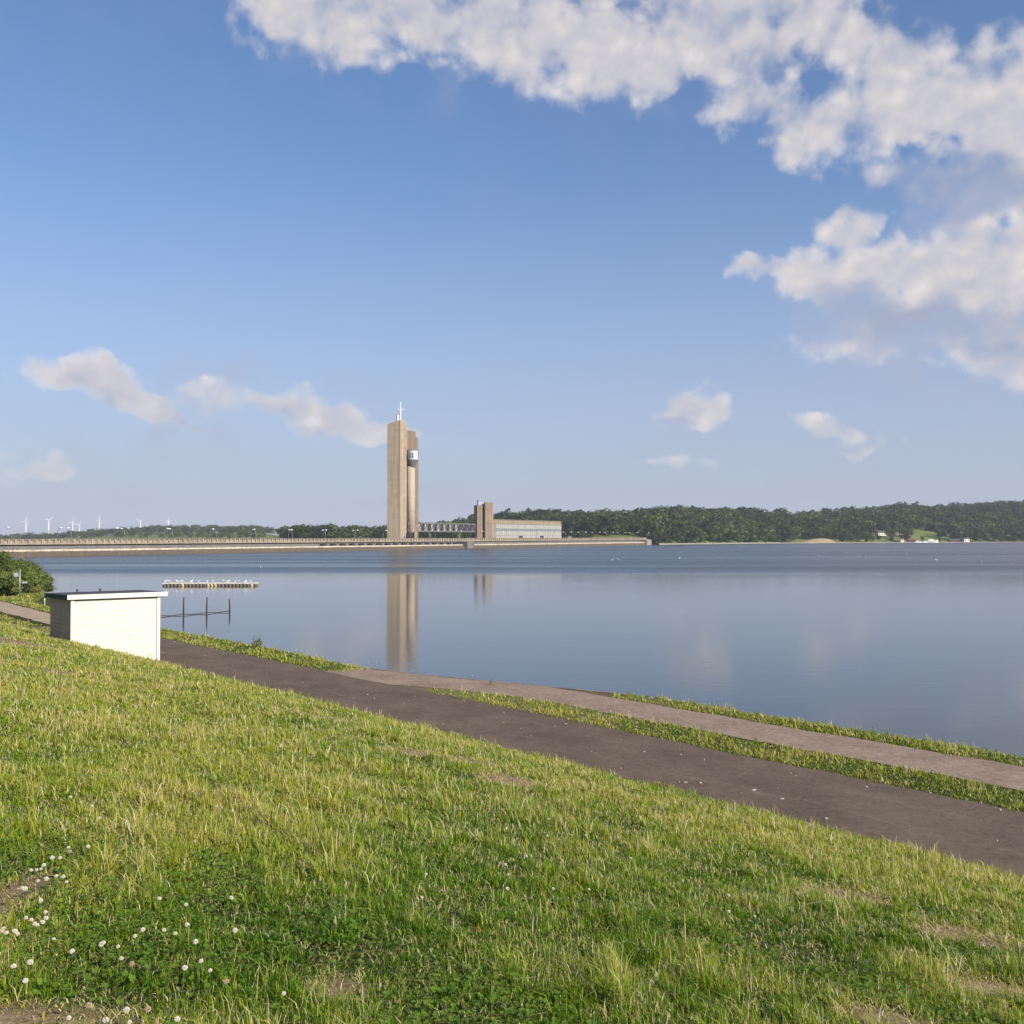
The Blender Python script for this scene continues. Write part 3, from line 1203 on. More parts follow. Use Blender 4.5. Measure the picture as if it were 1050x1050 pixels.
def build_hills():
    pxs = np.arange(-400, 1501, 10.0)
    w = np.concatenate([np.linspace(0, 1, 60), 1 + np.array([.1, .25, .5, .8, 1.2, 2, 4])])
    PX, W = np.meshgrid(pxs, w, indexing='ij')
    ys = shore(PX) - np.where(PX < 671, 0, 12)
    yr = np.interp(PX, PXT, RID)
    Y = ys + (yr - ys) * W
    Y = np.minimum(Y, 9000)
    Z = hill_z(PX, Y)
    Z[:, 0] = np.where(PX[:, 0] < 671, 4.2, -1.5)
    Z = Z + (fbm(PX * .05, Y * .02, 4, 3) - .5) * 2.0 * (W > .1)
    X = (PX - 525) / FP * Y
    v = np.stack([X, Y, Z], -1).reshape(-1, 3)
    n, k = PX.shape
    i = np.arange(n * k).reshape(n, k)
    q = np.stack([i[:-1, :-1], i[1:, :-1], i[1:, 1:], i[:-1, 1:]], -1).reshape(-1, 4)
    tag(np_mesh('hills', v, quads=q, mat='meadow', smooth=True), kind='structure')


def m_meadow(T, b, m):
    tc = T.new('ShaderNodeTexCoord').outputs['Object']
    n = T.noise(tc, 0.02, 5, .6)
    c = T.ramp(n, [(.3, (.09, .13, .035)), (.55, (.15, .18, .055)), (.75, (.22, .21, .085))])
    T.l.new(c, b.inputs['Base Color'])
    b.inputs['Roughness'].default_value = 1.0
    b.inputs['Specular IOR Level'].default_value = .05


material('meadow', m_meadow)
build_hills()


# ------------------------------------------------------------------ trees
def leaf_cards(pts, nrm, size, r):
    """one small four-cornered leaf clump per point"""
    n = len(pts)
    nrm = nrm + r.normal(0, .38, (n, 3))
    nrm /= np.linalg.norm(nrm, axis=1)[:, None] + 1e-9
    ref = r.normal(0, 1, (n, 3))
    a = np.cross(nrm, ref)
    a /= np.linalg.norm(a, axis=1)[:, None] + 1e-9
    b = np.cross(nrm, a)
    sz = size * r.uniform(.6, 1.35, n)[:, None]
    k = r.uniform(.55, 1.0, n)[:, None]
    c = np.stack([pts - a * sz, pts - b * sz * k, pts + a * sz, pts + b * sz * k], 1)
    return c.reshape(-1, 3)


def crown_points(r, lobes, n):
    """points spread over and inside a set of ellipsoid lobes"""
    w = np.array([l[3] * l[3] * l[4] for l in lobes]) ** .8
    idx = r.choice(len(lobes), n, p=w / w.sum())
    L = np.array(lobes)[idx]
    d = r.normal(0, 1, (n, 3))
    d /= np.linalg.norm(d, axis=1)[:, None]
    rad = r.uniform(.62, 1.06, n) ** .6
    off = d * rad[:, None] * np.stack([L[:, 3], L[:, 3], L[:, 4]], 1)
    return L[:, :3] + off, d


def tree_proto(seed, n=330, size=.85, kind='broad'):
    r = np.random.default_rng(seed)
    lobes = []
    if kind == 'broad':
        lobes.append((0, 0, .60, .26, .30))
        for i in range(r.integers(6, 10)):
            a = r.uniform(0, 6.28)
            d = r.uniform(.12, .30)
            lobes.append((d * math.cos(a), d * math.sin(a), r.uniform(.38, .82), r.uniform(.15, .23), r.uniform(.12, .19)))
    else:
        for i in range(7):
            t = i / 6
            lobes.append((r.normal(0, .04), r.normal(0, .04), .22 + .66 * t, .20 * (1 - .7 * t) + .03, .13))
    p, d = crown_points(r, lobes, n)
    return p, d


def build_tree_mesh(seed, H, n, size, kind='broad'):
    r = np.random.default_rng(seed + 500)
    p, d = tree_proto(seed, n, size, kind)
    return leaf_cards(p * H, d, size, r)


PROTO = [(build_tree_mesh(i, 1.0, 300, .055, 'broad' if i % 6 != 5 else 'tall')) for i in range(10)]


def in_clearing(px, Y):
    m = (px > 929) & (px < 964) & (Y > 1375) & (Y < 1475)
    m |= (((px > 898.5) & (px < 908)) | ((px > 917) & (px < 927))) & (Y < 1430)
    m |= (px > 896) & (px < 928) & (Y > 1390) & (Y < 1425)
    m |= (px > 928) & (px < 1000) & (Y < 1390)
    m |= (px > 815) & (px < 862) & (Y < shore(px) + 40)
    m |= (px > 606) & (px < 664) & (Y < 1035)
    m |= (px > 270) & (px < 292) & (Y < 1900)
    return m


def wood(name, px0, px1, y0f, y1f, dx, dy, H, seed, n_use, label):
    r = np.random.default_rng(seed)
    P = []
    ym = (y0f(np.array((px0 + px1) / 2.)) + y1f(np.array((px0 + px1) / 2.))) / 2
    stepx = dx * FP / float(ym)
    for px in np.arange(px0, px1, stepx):
        a, b2 = float(y0f(np.array(px))), float(y1f(np.array(px)))
        for Y in np.arange(a, b2, dy):
            P.append((px + r.uniform(-.6, .6) * stepx, Y + r.uniform(-.6, .6) * dy))
    P = np.array(P)
    P = P[~in_clearing(P[:, 0], P[:, 1])]
    Z = hill_z(P[:, 0], P[:, 1])
    X = (P[:, 0] - 525) / FP * P[:, 1]
    V, TT = [], []
    for i in range(len(P)):
        m = PROTO[r.integers(0, len(PROTO))]
        k = min(n_use, len(m) // 4)
        m = m[:k * 4]
        h = H * r.choice([r.uniform(.55, .85), r.uniform(.85, 1.15), r.uniform(1.1, 1.38)], p=[.3, .5, .2])
        a = r.uniform(0, 6.28)
        ca, sa_ = math.cos(a), math.sin(a)
        wd_ = r.uniform(1.05, 1.6)
        v = np.empty_like(m)
        v[:, 0] = (m[:, 0] * ca - m[:, 1] * sa_) * h * wd_ + X[i]
        v[:, 1] = (m[:, 0] * sa_ + m[:, 1] * ca) * h * wd_ + P[i, 1]
        v[:, 2] = m[:, 2] * h * 1.02 + Z[i] - .1 * h
        V.append(v)
        TT.append(np.full(len(v), r.uniform(0, 1)) + np.repeat(r.uniform(-.06, .06, k), 4))
    V = np.concatenate(V)
    q = np.arange(len(V)).reshape(-1, 4)
    o = np_mesh(name, V, quads=q, mat='tree_leaves', attrs={'tint': np.concatenate(TT)})
    tag(o, label, 'wood', kind='stuff')
    return o


rid = lambda px: np.interp(px, PXT, RID)
wood('woodland', 590, 1110, lambda p: shore(p) + 22 + np.where(p < 671, 60, 0), lambda p: rid(p) + 30, 12.5, 19, 19, 11, 300, 'dark green wood over the whole hill on the right shore')
wood('woodland', 425, 600, lambda p: np.interp(p, [425, 600], [1080, 1080]), lambda p: rid(p) + 30, 12.5, 22, 18, 12, 300, 'green wooded hill rising behind the grey hall and short tower')
wood('woodland', 292, 425, lambda p: np.interp(p, [285, 425], [1000, 1080]), lambda p: rid(p) + 30, 12, 26, 15, 13, 260, 'green wood behind the dam just left of the tall tower')
wood('woodland', -60, 300, lambda p: rid(p) - 420, lambda p: rid(p) + 20, 16, 40, 15, 14, 160, 'hazy blue green wooded ridge far beyond the left half of the dam')
wood('woodland', -60, 292, lambda p: rid(p) - 900, lambda p: rid(p) - 600, 18, 60, 10, 15, 140, 'low dark tree belt just above the left part of the dam')

# single trees standing along the far shore
def far_tree(kind, seed, n=420):
    root = thing('shore_tree', 'x', 'tree', group='single trees along the far shore')
    v = build_tree_mesh(seed, 1.0, n, .05, kind)
    r = np.random.default_rng(seed)
    o = np_mesh('crown', v, quads=np.arange(len(v)).reshape(-1, 4), mat='tree_leaves', attrs={'tint': np.repeat(r.uniform(0, .12, n), 4)})
    o.parent = root
    t = MB()
    t.tube([(0, 0, -.03), (.005, 0, .25), (-.01, .01, .5)], [.028, .02, .008], 8)
    t.tube([(.003, 0, .22), (.06, .02, .36), (.12, .03, .5)], [.014, .01, .004], 6)
    t.tube([(0, 0, .25), (-.05, -.03, .38), (-.11, -.04, .55)], [.014, .01, .004], 6)
    t.build('trunk', 'bark', root, True)
    return root


tp = [far_tree('broad', 41), far_tree('broad', 43), far_tree('tall', 47)]
used = [False] * 3
r_ = np.random.default_rng(5)
for px in list(np.arange(675, 812, 9.0)) + list(np.arange(862, 900, 9.0)) + [948, 912, 931, 965] + list(np.arange(1002, 1060, 10.0)):
    k = int(r_.integers(0, 3))
    px = px + r_.uniform(-3, 3)
    off = 14 + r_.uniform(0, 10)
    Y = float(shore(px)) + off
    if px in (948,):
        Y += 70
    h = r_.uniform(8, 14)
    o = tp[k] if not used[k] else copy_tree(tp[k])
    used[k] = True
    z = float(hill_z(px, Y))
    o.location = ((px - 525) / FP * Y, Y, z - .2)
    o.scale = (h, h, h)
    o.rotation_euler = (0, 0, r_.uniform(0, 6.28))
    o['label'] = 'round green tree at the waterline before the wood on the far shore' if k < 2 else 'narrow pointed tree at the waterline before the wood on the far shore'

# beach strip and the bare mound
def ribbon(name, px0, px1, off0, off1, z0, z1, mat):
    pxs = np.arange(px0, px1 + .1, 4.0)
    m = MB()
    vs, fs = [], []
    for i, px in enumerate(pxs):
        for off, z in ((off0, z0), (off1, z1)):
            Y = float(shore(px)) + off + random.uniform(-1, 1)
            vs.append(((px - 525) / FP * Y, Y, z))
    for i in range(len(pxs) - 1):
        fs.append((2 * i, 2 * i + 2, 2 * i + 3, 2 * i + 1))
    m.add(vs, fs)
    return tag(m.build(name, mat), kind='structure')


ribbon('beach', 676, 800, -14, 14, -.3, 1.3, 'beach')
ribbon('beach', 800, 935, -14, 6, -.3, .9, 'beach')
ribbon('beach', 925, 1060, -14, 4, -.3, .8, 'beach')
m = MB()
vs, fs = [], []
nn_, mm_ = 24, 8
for i in range(nn_ + 1):
    t = i / nn_
    px = 818 + 42 * t
    h = 7.0 * (max(0, math.sin(math.pi * t)) ** .7) * (.75 + .5 * t)
    for j in range(mm_ + 1):
        q_ = j / mm_
        Y = float(shore(px)) + 2 + 34 * q_
        z = -.5 + h * math.sin(math.pi * min(1, q_ * 1.0) * .5) * (1 if q_ < .8 else (1 - q_) * 5) + random.uniform(-.2, .2)
        vs.append(((px - 525) / FP * Y, Y, z))
for i in range(nn_):
    for j in range(mm_):
        a = i * (mm_ + 1) + j
        fs.append((a, a + mm_ + 1, a + mm_ + 2, a + 1))
m.add(vs, fs)
tag(m.build('earth_mound', 'earth', smooth=True), 'bare tan earth mound on the far shore right of the middle', 'mound')


def house(px, Y, w, d, h, roof, wallm, roofm, label, cat='house', rz=0.0, z=None, nwin=3):
    z = float(hill_z(px, Y)) if z is None else z
    r = thing(cat.replace(' ', '_'), label, cat, ((px - 525) / FP * Y, Y, z - .5), rz)
    q = MB()
    q.prism([(-w / 2, -d / 2), (w / 2, -d / 2), (w / 2, d / 2), (-w / 2, d / 2)], 0, h + .5)
    wl = q.build('wall', wallm, r)
    q = MB()
    e = .5
    q.add([(-w / 2 - e, -d / 2 - e, h + .45), (w / 2 + e, -d / 2 - e, h + .45), (w / 2 + e, d / 2 + e, h + .45), (-w / 2 - e, d / 2 + e, h + .45),
           (-w / 2 - e, 0, h + .5 + roof), (w / 2 + e, 0, h + .5 + roof)],
          [(0, 1, 5, 4), (2, 3, 4, 5), (0, 4, 3), (1, 2, 5), (3, 2, 1, 0)])
    q.build('roof', roofm, r)
    for i in range(nwin):
        x0 = -w / 2 + w * (i + .5) / nwin - .6
        q = MB()
        q.box(x0, x0 + 1.2, -d / 2 - .06, -d / 2 + .1, h * .35, h * .8)
        q.build('window', 'window_dark', wl)
    return r


house(903, 1405, 12, 8, 3.6, 2.6, 'house_white', 'roof_slate', 'white house with a dark roof among trees above the far shore, left of the meadow', rz=.2)
house(922, 1420, 10, 8, 4.2, 2.2, 'house_cream', 'roof_slate', 'pale cream house with a grey roof at the left edge of the meadow', rz=-.3)
house(924.5, 1338, 4, 4, 3.4, 1.2, 'house_white', 'roof_tile', 'tiny white cabin at the left end of the boat landing', 'cabin', z=1.0, nwin=1)
house(990, 1402, 8, 6, 4.0, 1.8, 'house_white', 'roof_slate', 'white boathouse at the water right of the landing', 'boathouse', rz=.15, z=.9, nwin=2)
house(934, 1349, 9, 5, 3.0, 1.6, 'hull_dark', 'roof_tile', 'dark red shed on the boat landing', 'shed', z=.9, nwin=1)
house(978, 1392, 14, 6, 2.6, 1.6, 'hull_dark', 'roof_slate', 'long dark shed between the white boats and the white boathouse', 'shed', z=.9, nwin=3)


def boat(px, Y, L, label, hullm='feather_white'):
    r = thing('motor_boat', label, 'boat', ((px - 525) / FP * Y, Y, .0), random.uniform(-.15, .15))
    q = MB()
    n = 9
    vs, fs = [], []
    for i in range(n):
        t = i / (n - 1)
        w = L * .16 * (1 - max(0, (t - .45) / .55) ** 2.2) + .02
        x = -L / 2 + L * t
        zt = L * (.13 + .05 * t * t)
        vs += [(x, -w, zt), (x, -w * .7, -.1), (x, w * .7, -.1), (x, w, zt)]
    for i in range(n - 1):
        for k in range(4):
            a, b2 = i * 4 + k, i * 4 + (k + 1) % 4
            fs.append((a, a + 4, b2 + 4, b2))
    fs += [(0, 1, 2, 3), ((n - 1) * 4 + 3, (n - 1) * 4 + 2, (n - 1) * 4 + 1, (n - 1) * 4)]
    q.add(vs, fs)
    q.build('hull', hullm, r)
    q = MB()
    q.prism([(-L * .25, -L * .1), (L * .15, -L * .1), (L * .15, L * .1), (-L * .25, L * .1)], L * .12, L * .28)
    q.build('boat_cabin', 'house_white', r)
    return r


boat(941, 1342, 9, 'small white boat moored at the left of the landing')
boat(947.5, 1346, 7, 'short white boat moored in the middle of the landing')
boat(955, 1352, 17, 'long white boat moored at the right of the landing, largest of the three')

# ------------------------------------------------------------------ wind turbines
def turbine(px, hub_y, D, ang, label, blade=34, first=[None]):
    hz = EYE + (HZ - hub_y) / FP * D
    if first[0] is None:
        r = thing('wind_turbine', label, 'wind turbine', group='wind turbines on the horizon')
        q = MB()
        q.tube([(0, 0, -95), (0, 0, -2)], [3.6, 2.2], 14)
        q.build('tower', 'turbine_white', r, True)
        q = MB()
        q.box(-2, 2, -4, 7, -2, 2)
        q.build('nacelle', 'turbine_white', r)
        q = MB()
        q.blob((0, -5, 0), 2.2, 12, 8)
        rot = q.build('hub', 'turbine_white', r, True)
        for k in range(3):
            a = 2 * math.pi * k / 3
            d = Vector((math.sin(a), 0, math.cos(a)))
            q = MB()
            q.tube([d * 1.5 + Vector((0, -5, 0)), d * 7 + Vector((0, -5, 0)), d * 22 + Vector((0, -5, 0)), d * blade + Vector((0, -5, 0))], [1.2, 1.8, 1.1, .35], 6)
            q.build('blade', 'turbine_white', rot, True)
        first[0] = r
    else:
        r = copy_tree(first[0])
    r['label'] = label
    r.location = ((px - 525) / FP * D, D, hz)
    r.rotation_euler = (0, 0, random.uniform(-.5, .5) + .45)
    for ch in r.children:
        if ch.name.startswith('hub'):
            ch.rotation_euler = (0, ang, 0)
    return r


TURB = [(26.5, 534.5, 6000, .3, 'wind turbine nearest the left edge, its mast looking widest'), (49.7, 533.5, 6000, .9, 'second wind turbine from the left, beside a lamp head'),
        (74.5, 535, 6600, .1, 'left one of the close pair of wind turbines'), (81.3, 538, 7200, .6, 'lower right one of the close pair of wind turbines'),
        (101.7, 533.2, 6000, .2, 'wind turbine standing just right of the close pair'), (144, 534.3, 6300, 1.0, 'wind turbine above the left slope of the wooded ridge'),
        (172.5, 534, 6500, 2.2, 'rightmost wind turbine, over the top of the wooded ridge')]
for t_ in TURB:
    turbine(*t_)

# ------------------------------------------------------------------ shed on the slope
sh_s, sh_p = 37.6, 11.17
ox, oy = xy(sh_s, sh_p)
shed = thing('shed', 'small white boarded shed with a flat dark roof standing by the path', 'shed', (ox, oy, 3.2), VP)
W, Dp, H = 3.14, 2.55, 2.56
q = MB()
nb = 17
for i in range(nb):        # front boards
    z0 = H * i / nb
    z1 = H * (i + 1) / nb - .006
    q.add([(.02, 0, z0), (W - .02, 0, z0), (W - .02, .012, z1), (.02, .012, z1), (.02, .05, z0), (W - .02, .05, z0), (W - .02, .05, z1), (.02, .05, z1)],
          [(0, 1, 2, 3), (3, 2, 6, 7), (0, 4, 5, 1), (0, 3, 7, 4), (1, 5, 6, 2)])
q.build('front_wall', 'white_boards', shed)
for nm, x0 in (('side_wall', 0.0), ('side_wall', W - .05)):
    q = MB()
    for i in range(nb):
        z0, z1 = H * i / nb, H * (i + 1) / nb - .006
        q.box(x0 + (0 if x0 else .004), x0 + .05, .06, Dp - .06, z0, z1)
    q.build(nm, 'dark_boards', shed)
q = MB()
q.box(.02, W - .02, Dp - .05, Dp, 0, H)
q.build('rear_wall', 'dark_boards', shed)
for x0 in (-.02, W - .10):
    q = MB()
    q.box(x0, x0 + .12, -.035, -.002, 0, H)
    q.build('corner_trim', 'white_trim', shed)
q = MB()
q.box(.05, W - .05, .051, Dp - .051, H - .10, H - .03)
q.build('ceiling_board', 'dark_boards', shed)
q = MB()
q.prism([(-.16, -.10), (W + .24, -.10), (W + .24, Dp + .1), (-.16, Dp + .1)], H + .01, 0, tops=[H + .19, H + .19, H + .15, H + .15])
q.build('roof', 'roof_felt', shed)
q = MB()
q.box(-.17, W + .25, -.135, -.103, H + .03, H + .196)
q.build('fascia', 'white_trim', shed)
for x0, y0 in ((.9, 2.3), (1.75, 2.35)):
    q = MB()
    q.lathe([(.035, H + .15), (.035, H + .24), (.05, H + .25), (.04, H + .27)], 10, x0, y0)
    q.build('roof_vent', 'dark_metal', shed)

# ------------------------------------------------------------------ post line standing in the water
fen = thing('water_fence', 'row of dark wooden posts with a slack line standing in the lake by the shed', 'fence')
posts = [(163.5, 632.3, .0), (189, 630.6, 1.85), (212.5, 629, 1.7), (236, 627.2, 1.35)]
pts = []
for px, py, h in posts:
    D = EYE * FP / (py - HZ)
    h = h or 1.8
    x_ = (px - 525) / FP * D
    q = MB()
    q.tube([(x_, D, -1.2), (x_ + random.uniform(-.03, .03), D, h * .6), (x_ + random.uniform(-.06, .06), D, h)], [.085, .08, .065], 9)
    q.build('post', 'wet_wood', fen, True)
    pts.append((x_, D, h))
q = MB()
for a, b2 in zip(pts[:-1], pts[1:]):
    q.tube([(a[0], a[1] - .12, .12), ((a[0] + b2[0]) / 2, (a[1] + b2[1]) / 2 - .12, .03), (b2[0], b2[1] - .12, .12)], .045, 6)
q.build('lower_line', 'wet_wood', fen)
q = MB()
for a, b2 in zip(pts[:-1], pts[1:]):
    q.tube([(a[0], a[1], a[2] - .2), ((a[0] + b2[0]) / 2, (a[1] + b2[1]) / 2, (a[2] + b2[2]) / 2 - .28), (b2[0], b2[1], b2[2] - .2)], .012, 5)
q.build('upper_line', 'grey_metal', fen)

# ------------------------------------------------------------------ floating pontoon and its birds
RD = 166.0
rx0, rx1 = (168 - 525) / FP * RD, (264 - 525) / FP * RD
raft = thing('pontoon', 'long narrow floating pontoon of dark drums with a pale deck, lined with gulls', 'pontoon', (rx0, RD, 0), .03)
RL = rx1 - rx0
q = MB()
nd = 26
tan = MB()
for i in range(nd):
    x_ = RL * (i + .5) / nd
    tgt = tan if i in (5, 12, 13, 14, 24) else q
    tgt.tube([(x_, -.55, .10), (x_, .55, .10)], .27, 12)
q.build('drums', 'float_dark', raft, True)
tan.build('tan_drums', 'float_tan', raft, True)
q = MB()
n_ = 13
for i in range(n_):
    q.box(RL * i / n_ + .02, RL * (i + 1) / n_ - .02, -.6, .6, .38, .52 + random.uniform(-.02, .04))
q.build('deck', 'deck_white', raft)


def make_gull():
    r = thing('gull', 'white gull standing on the pontoon', 'gull', group='gulls resting on the pontoon')
    q = MB()
    prof = [(-.30, .02, .16), (-.20, .055, .17), (-.08, .085, .17), (.04, .09, .18), (.13, .07, .22), (.17, .05, .27), (.20, .05, .31), (.235, .042, .325), (.26, .012, .32), (.30, .006, .31)]
    q.tube([(x, 0, z) for x, rr, z in prof], [rr for x, rr, z in prof], 10)
    q.tube([(0.0, -.03, .11), (0.01, -.03, .0)], .012, 5)
    q.tube([(0.0, .03, .11), (0.01, .03, .0)], .012, 5)
    q.build('body', 'feather_white', r, True)
    q = MB()
    for sgn in (-1, 1):
        q.tube([(.10, .075 * sgn, .20), (-.05, .09 * sgn, .20), (-.22, .05 * sgn, .185), (-.36, .02 * sgn, .17)], [.02, .045, .03, .008], 8)
    q.build('wings', 'feather_grey', r, True)
    return r


gull = make_gull()
gpx = [170, 175, 183, 186, 188, 196.5, 203.5, 212.5, 218, 229.5, 233.5, 240.5, 245.5, 251, 257]
for i, px in enumerate(gpx):
    o = gull if i == 0 else copy_tree(gull)
    x_ = (px - 525) / FP * RD
    t = x_ - rx0
    sc = random.uniform(1.0, 1.25)
    o.location = (x_, RD + .03 * t + random.uniform(-.4, .1), .55)
    o.scale = (sc, sc, sc)
    o.rotation_euler = (0, 0, random.choice((0, math.pi)) + random.uniform(-.6, .6))
# white water birds far out
for px, py in ((267, 583), (627, 575), (634, 574.5), (868, 567), (886, 572), (960, 575), (840, 571), (696, 573), (1005, 577), (930, 569)):
    o = copy_tree(gull)
    D = EYE * FP / (py - HZ)
    o.name = 'water_bird'
    o['label'] = 'tiny white bird floating far out on the open lake'
    o['group'] = 'birds floating on the lake'
    o['category'] = 'bird'
    o.location = ((px - 525) / FP * D, D, -.12)
    o.scale = (2.0, 2.0, 2.0)
    o.rotation_euler = (0, 0, random.uniform(0, 6.28))

# ------------------------------------------------------------------ bushes, sign and marker on the left
def shrub(x_, y_, w, h, seed, label, n=9000):
    r = np.random.default_rng(seed)
    z = float(gz_xy(x_, y_))
    root = thing('shrub', label, 'shrub', (x_, y_, z), 0, 'shrubs at the left edge')
    lobes = []
    for i in range(15):
        a = r.uniform(0, 6.28)
        d = r.uniform(0, .42) * w
        zz = r.uniform(.12, .82) * h
        lobes.append((d * math.cos(a) * (1.1 - zz / h * .6), d * math.sin(a) * (1.1 - zz / h * .6), zz, r.uniform(.14, .24) * w, r.uniform(.10, .17) * h))
    p, d = crown_points(r, lobes, n)
    stray = r.uniform(0, 1, n) < .14
    p = p + d * (stray * r.uniform(0, .16, n) * w)[:, None]
    p[:, 2] = np.maximum(p[:, 2], .05)
    v = leaf_cards(p, d, .07, r)
    tint = np.repeat(r.uniform(0, .18, n) + fbm(p[:, 0], p[:, 2], seed, 2) * .4, 4)
    o = np_mesh('foliage', v, quads=np.arange(len(v)).reshape(-1, 4), mat='shrub_leaves', attrs={'tint': tint})
    o.parent = root
    q = MB()
    for i in range(7):
        a = r.uniform(0, 6.28)
        q.tube([(0, 0, -.1), (w * .12 * math.cos(a), w * .12 * math.sin(a), h * .4), (w * .28 * math.cos(a), w * .28 * math.sin(a), h * .8)], [.06, .04, .01], 6)
    q.build('stems', 'bark', root, True)


def at(px, Y):
    return (px - 525) / FP * Y, Y


for px, Y, w, h, lab in ((3, 86, 3.6, 4.1, 'tallest shrub at the left edge of the picture, behind the grey post'), (-25, 84, 4.2, 4.6, 'tall shrub partly cut by the left edge of the picture'),
                         (22, 88, 3.0, 3.5, 'dense green shrub directly behind the grey post'), (36, 91, 2.8, 2.9, 'shrub nearest the shed, overhanging the lake'),
                         (44, 93, 2.0, 1.9, 'low twiggy shrub at the lake side end of the bushes'), (10, 80, 3.0, 2.3, 'low yellow green shrub in front of the taller shrubs'),
                         (30, 84, 2.6, 1.9, 'small dull green shrub between the grey post and the shed')):
    shrub(*at(px, Y), w, h * .9, int(px) + 100, lab)

x_, y_ = at(21, 78)
sp_ = thing('sign_post', 'grey post with small pale plates standing before the bushes', 'sign', (x_, y_, float(gz_xy(x_, y_))))
q = MB()
q.tube([(0, 0, -.2), (0, 0, 2.15)], .055, 10)
q.build('post', 'grey_metal', sp_, True)
for dx_, z_, w_, h_2 in ((-.42, 1.55, .34, .30), (.18, 1.05, .42, .14)):
    q = MB()
    q.box(dx_, dx_ + w_, -.09, -.06, z_, z_ + h_2)
    q.build('sign_panel', 'sign_pale', sp_)
x_, y_ = at(46.5, 76)
mk = thing('marker_post', 'short white marker post at the lake side left of the shed', 'marker post', (x_, y_, float(gz_xy(x_, y_))))
q = MB()
q.lathe([(.06, -.1), (.06, .55), (.07, .56), (.05, .62), (.01, .64)], 12)
q.build('post', 'white_trim', mk, True)

# ------------------------------------------------------------------ pale bits lying on the paths
r_ = np.random.default_rng(77)
q = MB()
for px, py in ((801, 818), (886, 806), (809, 792), (951, 812), (716, 802), (702, 801), (1022, 829), (771, 809), (845, 838), (930, 846), (660, 770), (580, 742), (223, 666), (180, 658)):
    x_, y_ = on_ground(px, py)
    w_ = r_.uniform(.02, .045)
    n = 7
    ang = np.sort(r_.uniform(0, 6.28, n))
    vs = [(x_ + math.cos(a) * w_ * r_.uniform(.6, 1.2), y_ + math.sin(a) * w_ * r_.uniform(.6, 1.2)) for a in ang]
    q.prism(vs, PATHZ + .004, PATHZ + .02)
for i in range(150):
    s_i, p_i = r_.uniform(-5, 45), r_.choice([r_.uniform(14.4, 17.4), r_.uniform(19.2, 20.8)])
    x_, y_ = xy(s_i, p_i)
    w_ = r_.uniform(.006, .016)
    ang = np.sort(r_.uniform(0, 6.28, 5))
    q.prism([(x_ + math.cos(a) * w_, y_ + math.sin(a) * w_) for a in ang], PATHZ + .004, PATHZ + .02)
tag(q.build('gravel', 'stone_pale'), 'pale stone chips lying scattered over the two paths', 'stones', kind='stuff')


